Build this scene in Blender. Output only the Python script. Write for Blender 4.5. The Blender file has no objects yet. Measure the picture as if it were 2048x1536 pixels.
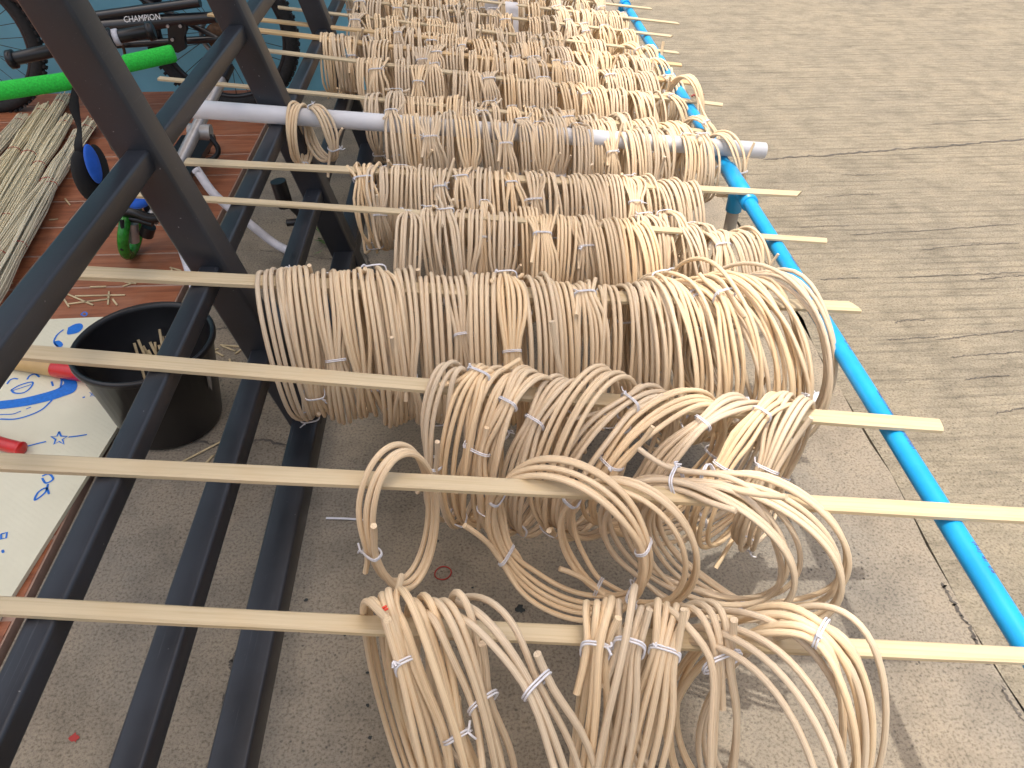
import bpy, math, random
import numpy as np
from mathutils import Vector, Matrix

# ------------------------------------------------------------------ camera, sky, sun, exposure
sc = bpy.context.scene
COL = sc.collection
CH, PITCH, YAW, FPX = 1.2, math.radians(40.65), math.radians(3.0), 1500.0
cam_d = bpy.data.cameras.new("camera")
cam_d.sensor_width = 36.0
cam_d.lens = FPX / 2048 * 36
cam_d.clip_start, cam_d.clip_end = 0.02, 500
cam = bpy.data.objects.new("camera", cam_d)
cam.location = (0, 0, CH)
cam.rotation_euler = (math.pi / 2 - PITCH, 0, -YAW)
COL.objects.link(cam)
sc.camera = cam

SUN_DIR = Vector((0.09, 0.10, -1.0)).normalized()      # the way the light travels
world = bpy.data.worlds.new("World")
sc.world = world
world.use_nodes = True
wn = world.node_tree
sky = wn.nodes.new("ShaderNodeTexSky")
sky.sky_type = 'NISHITA'
sky.sun_disc = False
to_sun = -SUN_DIR
sky.sun_elevation = math.asin(to_sun.z)
sky.sun_rotation = math.atan2(to_sun.x, to_sun.y)
sky.air_density, sky.dust_density, sky.ozone_density = 1.5, 10.0, 1.0
wn.links.new(sky.outputs[0], wn.nodes["Background"].inputs[0])
wn.nodes["Background"].inputs[1].default_value = 0.15

sun_d = bpy.data.lights.new("sun", 'SUN')
sun_d.energy = 2.0
sun_d.angle = math.radians(0.9)
sun_d.color = (1.0, 0.945, 0.86)
sun = bpy.data.objects.new("sun", sun_d)
sun.rotation_euler = SUN_DIR.to_track_quat('-Z', 'Y').to_euler()
COL.objects.link(sun)

sc.view_settings.view_transform = 'Standard'
sc.view_settings.look = 'None'
sc.view_settings.exposure = 0.70
sc.view_settings.gamma = 1.0
sc.view_settings.use_curve_mapping = False

rnd = random.Random(7)
nrng = np.random.default_rng(11)

# ------------------------------------------------------------------ the lens as numbers (photo pixels -> place)
_f = np.array([math.sin(YAW) * math.cos(PITCH), math.cos(YAW) * math.cos(PITCH), -math.sin(PITCH)])
_r = np.array([math.cos(YAW), -math.sin(YAW), 0.0])
_u = np.cross(_r, _f)
CAM = np.array([0, 0, CH])
def ray(px, py):
    return _f + _r * ((px - 1024) / FPX) + _u * ((768 - py) / FPX)
def at_z(px, py, z):
    d = ray(px, py); return CAM + d * ((z - CH) / d[2])
def at_y(px, py, y):
    d = ray(px, py); return CAM + d * (y / d[1])
def pix(p):
    q = np.asarray(p, float) - CAM
    w = q @ _f
    return 1024 + FPX * (q @ _r) / w, 768 - FPX * (q @ _u) / w
def y_on_line(X, z, py):
    """depth along a bar that runs away from the camera at X, z where it meets picture row py"""
    lo, hi = -0.6, 12.0
    for _ in range(60):
        m = (lo + hi) / 2
        if pix((X, m, z))[1] > py: lo = m
        else: hi = m
    return (lo + hi) / 2

# ------------------------------------------------------------------ materials
def new_mat(name):
    m = bpy.data.materials.new(name); m.use_nodes = True
    nt = m.node_tree
    return m, nt, nt.nodes["Principled BSDF"]
def N(nt, typ, **kw):
    n = nt.nodes.new("ShaderNode" + typ)
    for k, v in kw.items():
        if k in n.inputs: n.inputs[k].default_value = v
        else: setattr(n, k, v)
    return n
def ramp(nt, fac, stops):
    r = nt.nodes.new("ShaderNodeValToRGB")
    e = r.color_ramp.elements
    e[0].position, e[0].color = stops[0][0], (*stops[0][1], 1)
    e[1].position, e[1].color = stops[-1][0], (*stops[-1][1], 1)
    for p, c in stops[1:-1]:
        k = e.new(p); k.color = (*c, 1)
    nt.links.new(fac, r.inputs[0]); return r.outputs[0]
def mix(nt, a, b, fac, mode='MIX'):
    m = nt.nodes.new("ShaderNodeMix"); m.data_type = 'RGBA'; m.blend_type = mode
    for s, v in ((6, a), (7, b), (0, fac)):
        if isinstance(v, (int, float)): m.inputs[s].default_value = v
        elif isinstance(v, tuple): m.inputs[s].default_value = (*v, 1)
        else: nt.links.new(v, m.inputs[s])
    return m.outputs[2]
def math_n(nt, op, a, b=0.5, clamp=False):
    m = nt.nodes.new("ShaderNodeMath"); m.operation = op; m.use_clamp = clamp
    for s, v in ((0, a), (1, b)):
        if isinstance(v, (int, float)): m.inputs[s].default_value = v
        else: nt.links.new(v, m.inputs[s])
    return m.outputs[0]
def bump(nt, bsdf, h, strength=0.3, dist=0.002):
    b = N(nt, "Bump", Strength=strength, Distance=dist)
    nt.links.new(h, b.inputs["Height"]); nt.links.new(b.outputs[0], bsdf.inputs["Normal"])
    return b
def coords(nt, scale=(1, 1, 1), kind="Object", rot=(0, 0, 0)):
    tc = N(nt, "TexCoord"); mp = N(nt, "Mapping")
    mp.inputs["Scale"].default_value = scale; mp.inputs["Rotation"].default_value = rot
    nt.links.new(tc.outputs[kind], mp.inputs[0]); return mp.outputs[0]
def noise(nt, vec, scale, detail=4, rough=0.55, dist=0.0):
    n = N(nt, "TexNoise", Scale=scale, Detail=detail, Roughness=rough, Distortion=dist)
    nt.links.new(vec, n.inputs["Vector"]); return n.outputs[0]
def plain(name, col, rough=0.5, metal=0.0, spec=0.5, coat=0.0, nscale=40, namp=0.12, b=0.0):
    m, nt, p = new_mat(name)
    v = coords(nt)
    n = noise(nt, v, nscale, 5)
    c = ramp(nt, n, [(0.3, tuple(max(0, x * (1 - namp)) for x in col)), (0.7, tuple(min(1, x * (1 + namp)) for x in col))])
    nt.links.new(c, p.inputs["Base Color"])
    p.inputs["Roughness"].default_value = rough
    p.inputs["Metallic"].default_value = metal
    p.inputs["Specular IOR Level"].default_value = spec
    p.inputs["Coat Weight"].default_value = coat
    if b: bump(nt, p, n, b, 0.001)
    return m

def cane_material(name, light, dark, tip):
    """rattan: streaks run along the cane; the point attribute cane = (cos, sin, length)"""
    m, nt, p = new_mat(name)
    at = N(nt, "Attribute", attribute_name="cane")
    oi = N(nt, "ObjectInfo")
    mp = N(nt, "Mapping"); mp.inputs["Scale"].default_value = (1, 1, 1.1)
    nt.links.new(at.outputs["Vector"], mp.inputs[0])
    n1 = noise(nt, mp.outputs[0], 6.5, 4, 0.65)
    mp2 = N(nt, "Mapping"); mp2.inputs["Scale"].default_value = (0.5, 0.5, 2.2)
    nt.links.new(at.outputs["Vector"], mp2.inputs[0])
    ofs = N(nt, "CombineXYZ"); nt.links.new(math_n(nt, 'MULTIPLY', oi.outputs["Random"], 37.0), ofs.inputs[0])
    nt.links.new(ofs.outputs[0], mp2.inputs["Location"])
    n2 = noise(nt, mp2.outputs[0], 3.0, 3)
    c1 = ramp(nt, n1, [(0.33, dark), (0.50, light), (0.75, tuple(min(1, x * 1.08) for x in light))])
    c2 = mix(nt, c1, tip, math_n(nt, 'MULTIPLY', ramp(nt, n2, [(0.45, (0, 0, 0)), (0.78, (1, 1, 1))]), 0.55))
    hs = N(nt, "HueSaturation")
    nt.links.new(math_n(nt, 'ADD', math_n(nt, 'MULTIPLY', oi.outputs["Random"], 0.22), 0.87), hs.inputs["Value"])
    nt.links.new(math_n(nt, 'ADD', math_n(nt, 'MULTIPLY', oi.outputs["Random"], 0.25), 0.85), hs.inputs["Saturation"])
    nt.links.new(c2, hs.inputs["Color"])
    nt.links.new(hs.outputs[0], p.inputs["Base Color"])
    p.inputs["Roughness"].default_value = 0.52
    p.inputs["Specular IOR Level"].default_value = 0.35
    bump(nt, p, n1, 0.5, 0.0012)
    return m
M = {}
M['cane'] = cane_material("rattan", (0.775, 0.62, 0.43), (0.51, 0.36, 0.215), (0.70, 0.49, 0.29))
M['reed'] = cane_material("reed", (0.80, 0.72, 0.52), (0.56, 0.48, 0.31), (0.70, 0.57, 0.36))

def wood(name, light, dark):
    m, nt, p = new_mat(name)
    oi = N(nt, "ObjectInfo")
    tc = N(nt, "TexCoord"); mp = N(nt, "Mapping"); mp.inputs["Scale"].default_value = (2.2, 95, 95)
    nt.links.new(tc.outputs["Object"], mp.inputs[0])
    ofs = N(nt, "CombineXYZ"); nt.links.new(math_n(nt, 'MULTIPLY', oi.outputs["Random"], 50.0), ofs.inputs[0])
    nt.links.new(ofs.outputs[0], mp.inputs["Location"])
    n1 = noise(nt, mp.outputs[0], 2.2, 5, 0.6, 0.2)
    n2 = noise(nt, coords(nt, (6, 14, 14)), 1.6, 3)
    c = ramp(nt, n1, [(0.28, dark), (0.5, light), (0.8, tuple(min(1, x * 1.1) for x in light))])
    c = mix(nt, c, (0.55, 0.38, 0.19), math_n(nt, 'MULTIPLY', ramp(nt, n2, [(0.5, (0, 0, 0)), (0.75, (1, 1, 1))]), 0.35))
    vor = N(nt, "TexVoronoi", Scale=7.0); nt.links.new(coords(nt, (1, 4, 4)), vor.inputs["Vector"])
    c = mix(nt, c, (0.30, 0.17, 0.08), math_n(nt, 'MULTIPLY', ramp(nt, vor.outputs["Distance"], [(0.03, (1, 1, 1)), (0.07, (0, 0, 0))]), 0.6))
    nt.links.new(c, p.inputs["Base Color"])
    p.inputs["Roughness"].default_value = 0.5
    bump(nt, p, n1, 0.25, 0.0006)
    return m
M['bamboo'] = wood("bamboo_wood", (0.57, 0.46, 0.295), (0.47, 0.365, 0.21))
M['bamboo_tan'] = wood("bamboo_wood_tan", (0.62, 0.43, 0.22), (0.50, 0.33, 0.16))

def steel():
    m, nt, p = new_mat("black_painted_steel")
    v = coords(nt)
    n1 = noise(nt, v, 6, 6, 0.6); n2 = noise(nt, coords(nt, (400, 8, 400)), 1.0, 4, 0.7)
    c = ramp(nt, n1, [(0.3, (0.008, 0.009, 0.012)), (0.7, (0.019, 0.023, 0.033))])
    c = mix(nt, c, (0.14, 0.15, 0.17), math_n(nt, 'MULTIPLY', ramp(nt, n2, [(0.62, (0, 0, 0)), (0.74, (1, 1, 1))]), 0.30))
    sp = noise(nt, v, 160, 2, 0.4)
    c = mix(nt, c, (0.35, 0.36, 0.38), math_n(nt, 'MULTIPLY', ramp(nt, sp, [(0.77, (0, 0, 0)), (0.80, (1, 1, 1))]), 0.5))
    nt.links.new(c, p.inputs["Base Color"])
    nt.links.new(ramp(nt, n1, [(0.3, (0.30, 0.30, 0.30)), (0.7, (0.48, 0.48, 0.48))]), p.inputs["Roughness"])
    p.inputs["Specular IOR Level"].default_value = 0.6
    bump(nt, p, noise(nt, v, 220, 3), 0.12, 0.0006)
    return m
M['steel'] = steel()

def concrete(name, base, dark, light, broom=False):
    m, nt, p = new_mat(name)
    v = coords(nt)
    big = noise(nt, v, 1.7, 5, 0.6, 0.4)
    mid = noise(nt, v, 9, 6, 0.65)
    fine = noise(nt, v, 190, 3, 0.65)
    grit = noise(nt, v, 420, 2, 0.5)
    c = ramp(nt, big, [(0.3, dark), (0.5, base), (0.72, light)])
    c = mix(nt, c, ramp(nt, mid, [(0.25, (0.55, 0.55, 0.56)), (0.55, (1, 1, 1)), (0.8, (1.12, 1.08, 1.02))]), 0.75, 'MULTIPLY')
    c = mix(nt, c, ramp(nt, fine, [(0.33, (0.42, 0.40, 0.38)), (0.5, (1, 1, 1)), (0.7, (1.2, 1.18, 1.14))]), 0.75, 'MULTIPLY')
    # dark pits
    vor = N(nt, "TexVoronoi", Scale=75.0); vor.inputs["Randomness"].default_value = 1.0
    nt.links.new(v, vor.inputs["Vector"])
    pit = ramp(nt, vor.outputs["Distance"], [(0.08, (1, 1, 1)), (0.2, (0, 0, 0))])
    pm = math_n(nt, 'MULTIPLY', pit, ramp(nt, noise(nt, v, 5, 3), [(0.42, (0, 0, 0)), (0.62, (1, 1, 1))]))
    c = mix(nt, c, (0.07, 0.065, 0.06), math_n(nt, 'MULTIPLY', pm, 0.75))
    h = math_n(nt, 'ADD', math_n(nt, 'MULTIPLY', fine, 0.8), math_n(nt, 'MULTIPLY', grit, 0.4))
    h = math_n(nt, 'SUBTRACT', h, math_n(nt, 'MULTIPLY', pm, 1.0))
    if broom:
        # broomed lines run across the road, breaking up where it is worn
        sep = N(nt, "SeparateXYZ"); nt.links.new(v, sep.inputs[0])
        rz = math.radians(-1.8)
        wv = N(nt, "TexWave", Scale=9.0, Distortion=3.2, Detail=3.0); wv.bands_direction = 'Y'
        wv.inputs["Detail Scale"].default_value = 1.6; wv.inputs["Detail Roughness"].default_value = 0.6
        nt.links.new(coords(nt, (0.11, 1, 1), rot=(0, 0, rz)), wv.inputs["Vector"])
        msk = noise(nt, coords(nt, (2.2, 24, 1), rot=(0, 0, rz)), 1.0, 4, 0.6)
        l1 = math_n(nt, 'MULTIPLY', ramp(nt, wv.outputs["Fac"], [(0.04, (1, 1, 1)), (0.22, (0, 0, 0))]), ramp(nt, msk, [(0.42, (0.12, 0.12, 0.12)), (0.60, (1, 1, 1))]))
        w2 = noise(nt, coords(nt, (1.1, 95, 1), rot=(0, 0, rz)), 1.0, 3, 0.6, 0.05)
        w3 = noise(nt, coords(nt, (1.6, 1.3, 1)), 1.6, 5, 0.65, 0.5)
        worn = ramp(nt, w3, [(0.30, (0.35, 0.35, 0.35)), (0.55, (1, 1, 1))])
        l2 = ramp(nt, w2, [(0.37, (1, 1, 1)), (0.42, (0, 0, 0))])
        ln = math_n(nt, 'MAXIMUM', l1, math_n(nt, 'MULTIPLY', l2, 0.45))
        # the near part of the road is rubbed smooth
        far = N(nt, "MapRange"); far.inputs["From Min"].default_value = 0.75; far.inputs["From Max"].default_value = 1.6
        far.inputs["To Min"].default_value = 0.12; far.inputs["To Max"].default_value = 1.0
        nt.links.new(sep.outputs["Y"], far.inputs[0])
        ln = math_n(nt, 'MULTIPLY', math_n(nt, 'MULTIPLY', ln, worn), far.outputs[0])
        c = mix(nt, c, (0.10, 0.09, 0.075), math_n(nt, 'MULTIPLY', ln, 0.50))
        rough_w = noise(nt, coords(nt, (22, 60, 1)), 1.0, 5, 0.7, 0.8)
        c = mix(nt, c, ramp(nt, rough_w, [(0.35, (0.62, 0.60, 0.56)), (0.55, (1.06, 1.05, 1.03))]), 0.45, 'MULTIPLY')
        h = math_n(nt, 'SUBTRACT', math_n(nt, 'ADD', h, math_n(nt, 'MULTIPLY', rough_w, 1.6)), math_n(nt, 'MULTIPLY', ln, 2.2))
    nt.links.new(c, p.inputs["Base Color"])
    p.inputs["Roughness"].default_value = 0.9
    p.inputs["Specular IOR Level"].default_value = 0.2
    bump(nt, p, h, 0.6, 0.004)
    return m
M['apron'] = concrete("apron_concrete", (0.268, 0.232, 0.183), (0.212, 0.194, 0.166), (0.305, 0.255, 0.190))
M['road'] = concrete("road_concrete", (0.258, 0.228, 0.175), (0.238, 0.212, 0.166), (0.272, 0.238, 0.180), broom=True)
M['joint'] = plain("joint_dirt", (0.10, 0.09, 0.075), 0.95, nscale=60, namp=0.5)
M['crack'] = plain("crack_dirt", (0.09, 0.08, 0.07), 0.95, nscale=90, namp=0.4)  # dark colour of the crack lines themselves

def tile_mat():
    m, nt, p = new_mat("red_brown_tile")
    oi = N(nt, "ObjectInfo")
    tc = N(nt, "TexCoord"); mp = N(nt, "Mapping"); mp.inputs["Scale"].default_value = (3, 26, 1)
    nt.links.new(tc.outputs["Object"], mp.inputs[0])
    ofs = N(nt, "CombineXYZ"); nt.links.new(math_n(nt, 'MULTIPLY', oi.outputs["Random"], 60.0), ofs.inputs[1])
    nt.links.new(ofs.outputs[0], mp.inputs["Location"])
    n = noise(nt, mp.outputs[0], 1.5, 6, 0.62, 0.6)
    c = ramp(nt, n, [(0.3, (0.175, 0.053, 0.023)), (0.5, (0.30, 0.100, 0.043)), (0.72, (0.40, 0.150, 0.070))])
    dust = noise(nt, coords(nt), 7, 5, 0.6)
    c = mix(nt, c, (0.35, 0.24, 0.17), math_n(nt, 'MULTIPLY', ramp(nt, dust, [(0.5, (0, 0, 0)), (0.8, (1, 1, 1))]), 0.3))
    nt.links.new(c, p.inputs["Base Color"])
    p.inputs["Roughness"].default_value = 0.5
    bump(nt, p, n, 0.15, 0.001)
    return m
M['tile'] = tile_mat()
M['grout'] = plain("tile_grout", (0.36, 0.235, 0.18), 0.9)
M['teal'] = plain("teal_wall_paint", (0.19, 0.48, 0.62), 0.7, nscale=3, namp=0.14, b=0.1)
M['blue'] = plain("blue_plastic_pipe", (0.012, 0.33, 0.71), 0.32, nscale=18, namp=0.10)
M['pvc'] = plain("white_plastic_pipe", (0.70, 0.71, 0.755), 0.4, nscale=14, namp=0.05)
M['post'] = plain("weathered_grey_pipe", (0.40, 0.36, 0.30), 0.7, nscale=30, namp=0.2)
M['tie'] = plain("white_plastic_tie", (0.68, 0.68, 0.73), 0.4, nscale=90, namp=0.05)
M['red_tie'] = plain("red_plastic_tie", (0.75, 0.06, 0.03), 0.4)
M['black'] = plain("black_plastic", (0.006, 0.006, 0.008), 0.34)
M['rubber'] = plain("black_rubber", (0.016, 0.016, 0.017), 0.8, nscale=70, namp=0.4, b=0.3)
M['black_metal'] = plain("black_bicycle_paint", (0.013, 0.013, 0.016), 0.3, coat=0.3)
M['silver'] = plain("dull_silver_metal", (0.42, 0.41, 0.41), 0.4, metal=0.6)
M['white_metal'] = plain("white_tube_paint", (0.62, 0.61, 0.66), 0.35)
M['green'] = plain("green_foam", (0.025, 0.56, 0.055), 0.85, nscale=260, namp=0.25, b=0.3)
M['green_clear'] = plain("green_wheel_plastic", (0.02, 0.20, 0.02), 0.2, nscale=90, namp=0.35)
M['seat_blue'] = plain("blue_seat_fabric", (0.014, 0.12, 0.62), 0.7)
M['webbing'] = plain("black_webbing", (0.008, 0.008, 0.009), 0.9)
M['red'] = plain("red_handle_paint", (0.55, 0.012, 0.012), 0.3, coat=0.3)
M['handle_wood'] = plain("handle_wood", (0.52, 0.34, 0.14), 0.45, nscale=12, namp=0.15)
M['print_blue'] = plain("blue_print", (0.010, 0.16, 0.62), 0.6, nscale=150, namp=0.15)
M['pipe_ink'] = plain("pipe_ink", (0.12, 0.04, 0.20), 0.6)
M['white_ink'] = plain("white_lettering", (0.75, 0.75, 0.75), 0.5)
M['paper'] = plain("white_paper", (0.72, 0.71, 0.74), 0.8, nscale=20, namp=0.06, b=0.3)
M['roof'] = plain("pale_roof_sheet", (0.80, 0.79, 0.76), 0.5)
M['red_mark'] = plain("red_rubber", (0.34, 0.025, 0.018), 0.5)
M['weed'] = plain("weed_leaf", (0.07, 0.18, 0.025), 0.6, nscale=60, namp=0.4)
M['chip'] = plain("straw_chip", (0.56, 0.45, 0.27), 0.7, nscale=30, namp=0.25)
M['rust'] = plain("rusty_chain", (0.09, 0.045, 0.02), 0.7, nscale=80, namp=0.5)
M['dirt'] = plain("black_grime", (0.03, 0.035, 0.035), 0.9, nscale=60, namp=0.4)
M['leaf_dry'] = plain("dry_leaf", (0.10, 0.08, 0.09), 0.8)

def mat_foam():
    m, nt, p = new_mat("cream_foam_mat")
    v = coords(nt)
    c = ramp(nt, noise(nt, v, 5, 4), [(0.3, (0.66, 0.635, 0.49)), (0.7, (0.75, 0.72, 0.565))])
    nt.links.new(c, p.inputs["Base Color"])
    p.inputs["Roughness"].default_value = 0.6
    br = N(nt, "TexBrick", Scale=24.0); br.inputs["Mortar Size"].default_value = 0.06
    br.inputs["Color1"].default_value = br.inputs["Color2"].default_value = (1, 1, 1, 1); br.inputs["Mortar"].default_value = (0, 0, 0, 1)
    nt.links.new(coords(nt, rot=(0, 0, math.radians(35))), br.inputs["Vector"])
    bump(nt, p, br.outputs["Color"], 0.35, 0.002)
    return m
M['foam'] = mat_foam()

# ------------------------------------------------------------------ mesh helpers
def link(name, verts, faces, mat, parent=None, smooth=True, attr=None):
    me = bpy.data.meshes.new(name)
    verts = np.asarray(verts, float)
    me.from_pydata(verts.tolist(), [], faces if isinstance(faces, list) else faces.tolist())
    if smooth:
        me.polygons.foreach_set("use_smooth", [True] * len(me.polygons))
    if attr is not None:
        a = me.attributes.new("cane", 'FLOAT_VECTOR', 'POINT')
        a.data.foreach_set("vector", np.asarray(attr, np.float32).ravel())
    me.materials.append(mat)
    me.update()
    o = bpy.data.objects.new(name, me)
    COL.objects.link(o)
    if parent: o.parent = parent
    return o
def thing(name, label, cat, loc=(0, 0, 0), group=None):
    o = bpy.data.objects.new(name, None); COL.objects.link(o)
    o.location = loc; o.empty_display_size = 0.05
    tag(o, label, cat, group)
    return o
def tag(o, label, cat, group=None, kind=None):
    if label: o["label"] = label
    if cat: o["category"] = cat
    if group: o["group"] = group
    if kind: o["kind"] = kind
    return o
def struct(o):
    o["kind"] = "structure"; return o
def merge(parts):
    V, F, A, k = [], [], [], 0
    has = all(len(p) > 2 and p[2] is not None for p in parts)
    for p in parts:
        v = np.asarray(p[0], float); V.append(v)
        F += [[i + k for i in f] for f in p[1]]
        if has: A.append(p[2])
        k += len(v)
    return np.concatenate(V), F, (np.concatenate(A) if has else None)

def frames(path, ref=None):
    P = np.asarray(path, float); n = len(P)
    T = np.gradient(P, axis=0); T /= np.linalg.norm(T, axis=1)[:, None] + 1e-12
    if ref is not None:
        B = np.tile(np.asarray(ref, float), (n, 1))
        B -= T * (B * T).sum(1)[:, None]; B /= np.linalg.norm(B, axis=1)[:, None] + 1e-12
        return T, np.cross(B, T), B
    a = np.array([0, 0, 1.0]) if abs(T[0][2]) < 0.9 else np.array([1.0, 0, 0])
    nv = np.cross(T[0], a); nv /= np.linalg.norm(nv)
    NN = np.empty_like(P)
    for i in range(n):
        nv = nv - T[i] * nv.dot(T[i]); nv /= np.linalg.norm(nv) + 1e-12
        NN[i] = nv
    return T, NN, np.cross(T, NN)
def sweep(path, rad, sides=8, caps=True, ref=None, closed=False, prof=None, len0=0.0):
    P = np.asarray(path, float); n = len(P)
    if closed:
        ext = np.concatenate([P[-2:], P, P[:2]]); T, A, B = frames(ext, ref)
        T, A, B = T[2:-2], A[2:-2], B[2:-2]
    else: T, A, B = frames(P, ref)
    if prof is None:
        ang = np.linspace(0, 2 * math.pi, sides, endpoint=False)
        prof = np.stack([np.cos(ang), np.sin(ang)], 1)
        R = np.broadcast_to(np.asarray(rad, float), (n,))
    else:
        prof = np.asarray(prof, float); sides = len(prof); R = np.broadcast_to(np.asarray(rad, float), (n,))
    V = P[:, None, :] + R[:, None, None] * (prof[None, :, 0, None] * A[:, None, :] + prof[None, :, 1, None] * B[:, None, :])
    L = np.concatenate([[0], np.cumsum(np.linalg.norm(np.diff(P, axis=0), axis=1))]) + len0
    nr = np.linalg.norm(prof, axis=1)[:, None] + 1e-9
    at = np.concatenate([np.broadcast_to((prof / nr)[None], (n, sides, 2)), np.broadcast_to(L[:, None, None], (n, sides, 1))], 2)
    V = V.reshape(-1, 3); at = at.reshape(-1, 3)
    m = n if closed else n - 1
    i = np.arange(m)[:, None] * sides; j = ((np.arange(m)[:, None] + 1) % n) * sides
    s = np.arange(sides)[None]; t = (s + 1) % sides
    F = np.stack([i + s, i + t, j + t, j + s], 2).reshape(-1, 4).tolist()
    if caps and not closed:
        k = len(V)
        V = np.concatenate([V, V[:sides], V[(n - 1) * sides:n * sides]]); at = np.concatenate([at, at[:sides] * 0.3, at[(n - 1) * sides:n * sides] * 0.3])
        F.append([k + i for i in range(sides)][::-1]); F.append([k + sides + i for i in range(sides)])
    return V, F, at
def round_rect(w, h, r, seg=3):
    pts = []
    for cx, cy, a0 in ((w/2-r, h/2-r, 0), (-w/2+r, h/2-r, 90), (-w/2+r, -h/2+r, 180), (w/2-r, -h/2+r, 270)):
        for k in range(seg + 1):
            a = math.radians(a0 + 90 * k / seg); pts.append((cx + r * math.cos(a), cy + r * math.sin(a)))
    return pts
def beam(p0, p1, w, h, r=0.004, ref=(0, 0, 1)):
    """rounded box section; h is measured along ref"""
    p0, p1 = np.asarray(p0, float), np.asarray(p1, float)
    path = [p0, p0 + (p1 - p0) * 0.001, p0 + (p1 - p0) * 0.999, p1]
    return sweep(path, 1.0, prof=round_rect(w, h, r), ref=ref)
def lathe(prof, seg=32, centre=(0, 0, 0), squash=1.0):
    V, F = [], []
    for i, (r, z) in enumerate(prof):
        for k in range(seg):
            a = 2 * math.pi * k / seg
            V.append((centre[0] + r * math.cos(a), centre[1] + r * math.sin(a) * squash, centre[2] + z))
    for i in range(len(prof) - 1):
        for k in range(seg):
            F.append([i*seg+k, i*seg+(k+1) % seg, (i+1)*seg+(k+1) % seg, (i+1)*seg+k])
    return V, F
def boxv(x0, x1, y0, y1, z0, z1):
    V = [(x0,y0,z0),(x1,y0,z0),(x1,y1,z0),(x0,y1,z0),(x0,y0,z1),(x1,y0,z1),(x1,y1,z1),(x0,y1,z1)]
    F = [[3,2,1,0],[4,5,6,7],[0,1,5,4],[1,2,6,5],[2,3,7,6],[3,0,4,7]]
    return V, F
def smooth_path(pts, n=24):
    P = np.asarray(pts, float)
    Q = np.concatenate([[2*P[0]-P[1]], P, [2*P[-1]-P[-2]]])
    out = []
    for i in range(len(P) - 1):
        a, b, c, d = Q[i:i+4]
        for t in np.linspace(0, 1, n, endpoint=False):
            out.append(0.5*((2*b)+(c-a)*t+(2*a-5*b+4*c-d)*t*t+(3*b-a-3*c+d)*t**3))
    out.append(P[-1]); return np.array(out)
def flat_poly(name, pts, mat, parent=None, z=None):
    return link(name, pts, [list(range(len(pts)))], mat, parent, smooth=False)
def ribbon(path, w, up=(0, 0, 1)):
    """flat strip lying along path"""
    P = np.asarray(path, float); T = np.gradient(P, axis=0); S = np.cross(T, up); S /= np.linalg.norm(S, axis=1)[:, None] + 1e-9
    V = np.concatenate([P + S*w/2, P - S*w/2]); n = len(P)
    return V, [[i, i+1, n+i+1, n+i] for i in range(n-1)]

# ------------------------------------------------------------------ the setting
g = struct(link("ground", [(-40, -40, -0.06), (60, -40, -0.06), (60, 80, -0.06), (-40, 80, -0.06)], [[0, 1, 2, 3]], M['joint'], smooth=False))
SEAM = at_z(1858, 1100, 0)[0]
TILE_X = at_z(172, 983, 0.005)[0]
def slab(name, x0, x1, y0, y1, mat, wob_l=0.0, wob_r=0.0):
    n = 160
    ys = np.linspace(y0, y1, n)
    def w(amp, seed):
        rg = np.random.default_rng(seed); o = np.zeros(n)
        for k in (1.3, 4, 9, 22, 47):
            o += np.sin(ys * k + rg.uniform(0, 6)) * amp / (1 + k * 0.12)
        return o
    xl = np.full(n, x0) + w(wob_l, 3); xr = np.full(n, x1) + w(wob_r, 3)
    V = np.concatenate([np.stack([xl, ys, np.zeros(n)], 1), np.stack([xr, ys, np.zeros(n)], 1),
                        np.stack([xl, ys, np.full(n, -0.05)], 1), np.stack([xr, ys, np.full(n, -0.05)], 1)])
    F = []
    for i in range(n - 1):
        F += [[i, n+i, n+i+1, i+1], [n+i, 3*n+i, 3*n+i+1, n+i+1], [2*n+i, i, i+1, 2*n+i+1]]
    return struct(link(name, V, F, mat, smooth=False))
slab("concrete_apron", TILE_X, SEAM, -3, 12, M['apron'], 0, 0.012)
slab("concrete_road", SEAM + 0.0007, 40, -6, 60, M['road'], 0.012, 0)

# tiled porch floor, plank by plank
porch = struct(link("porch_floor", *boxv(-6, TILE_X - 0.012, -3, 3.47, -0.05, 0.0066), M['grout'], smooth=False))
TILE_Z = 0.008
pl, pw = 0.9, 0.181
tile_me = None
row0 = 2.057
for j in range(-17, 8):
    y0 = row0 + j * pw
    if y0 > 3.45 or y0 < -1.2: continue
    x_right = TILE_X - 0.014
    k = 0
    off = 0.0 if j % 2 else 0.0
    while x_right > -3.4:
        ln = pl - (0.42 if (k == 0 and j % 2) else 0)
        V, F = boxv(-ln + 0.005, 0, 0.0035, pw - 0.0035, -0.03, TILE_Z)
        V = np.array(V); V[4:, 0] += np.array([0.002, -0.002, -0.002, 0.002]); V[4:, 1] += np.array([0.002, 0.002, -0.002, -0.002])
        o = link("tile", V, F, M['tile'], porch, smooth=False)
        o.location = (x_right, y0, (j * 37 % 5 - 2) * 0.0002)
        x_right -= ln; k += 1
# concrete edge strip beside the tiles is the apron itself; the wall of the house behind
WALL_Y = 3.47
tag(link("house_wall", *boxv(-6, -0.30, WALL_Y, WALL_Y + 0.12, 0, 3.0), M['teal'], smooth=False), "teal painted house wall behind the black bicycle", "wall")
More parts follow.
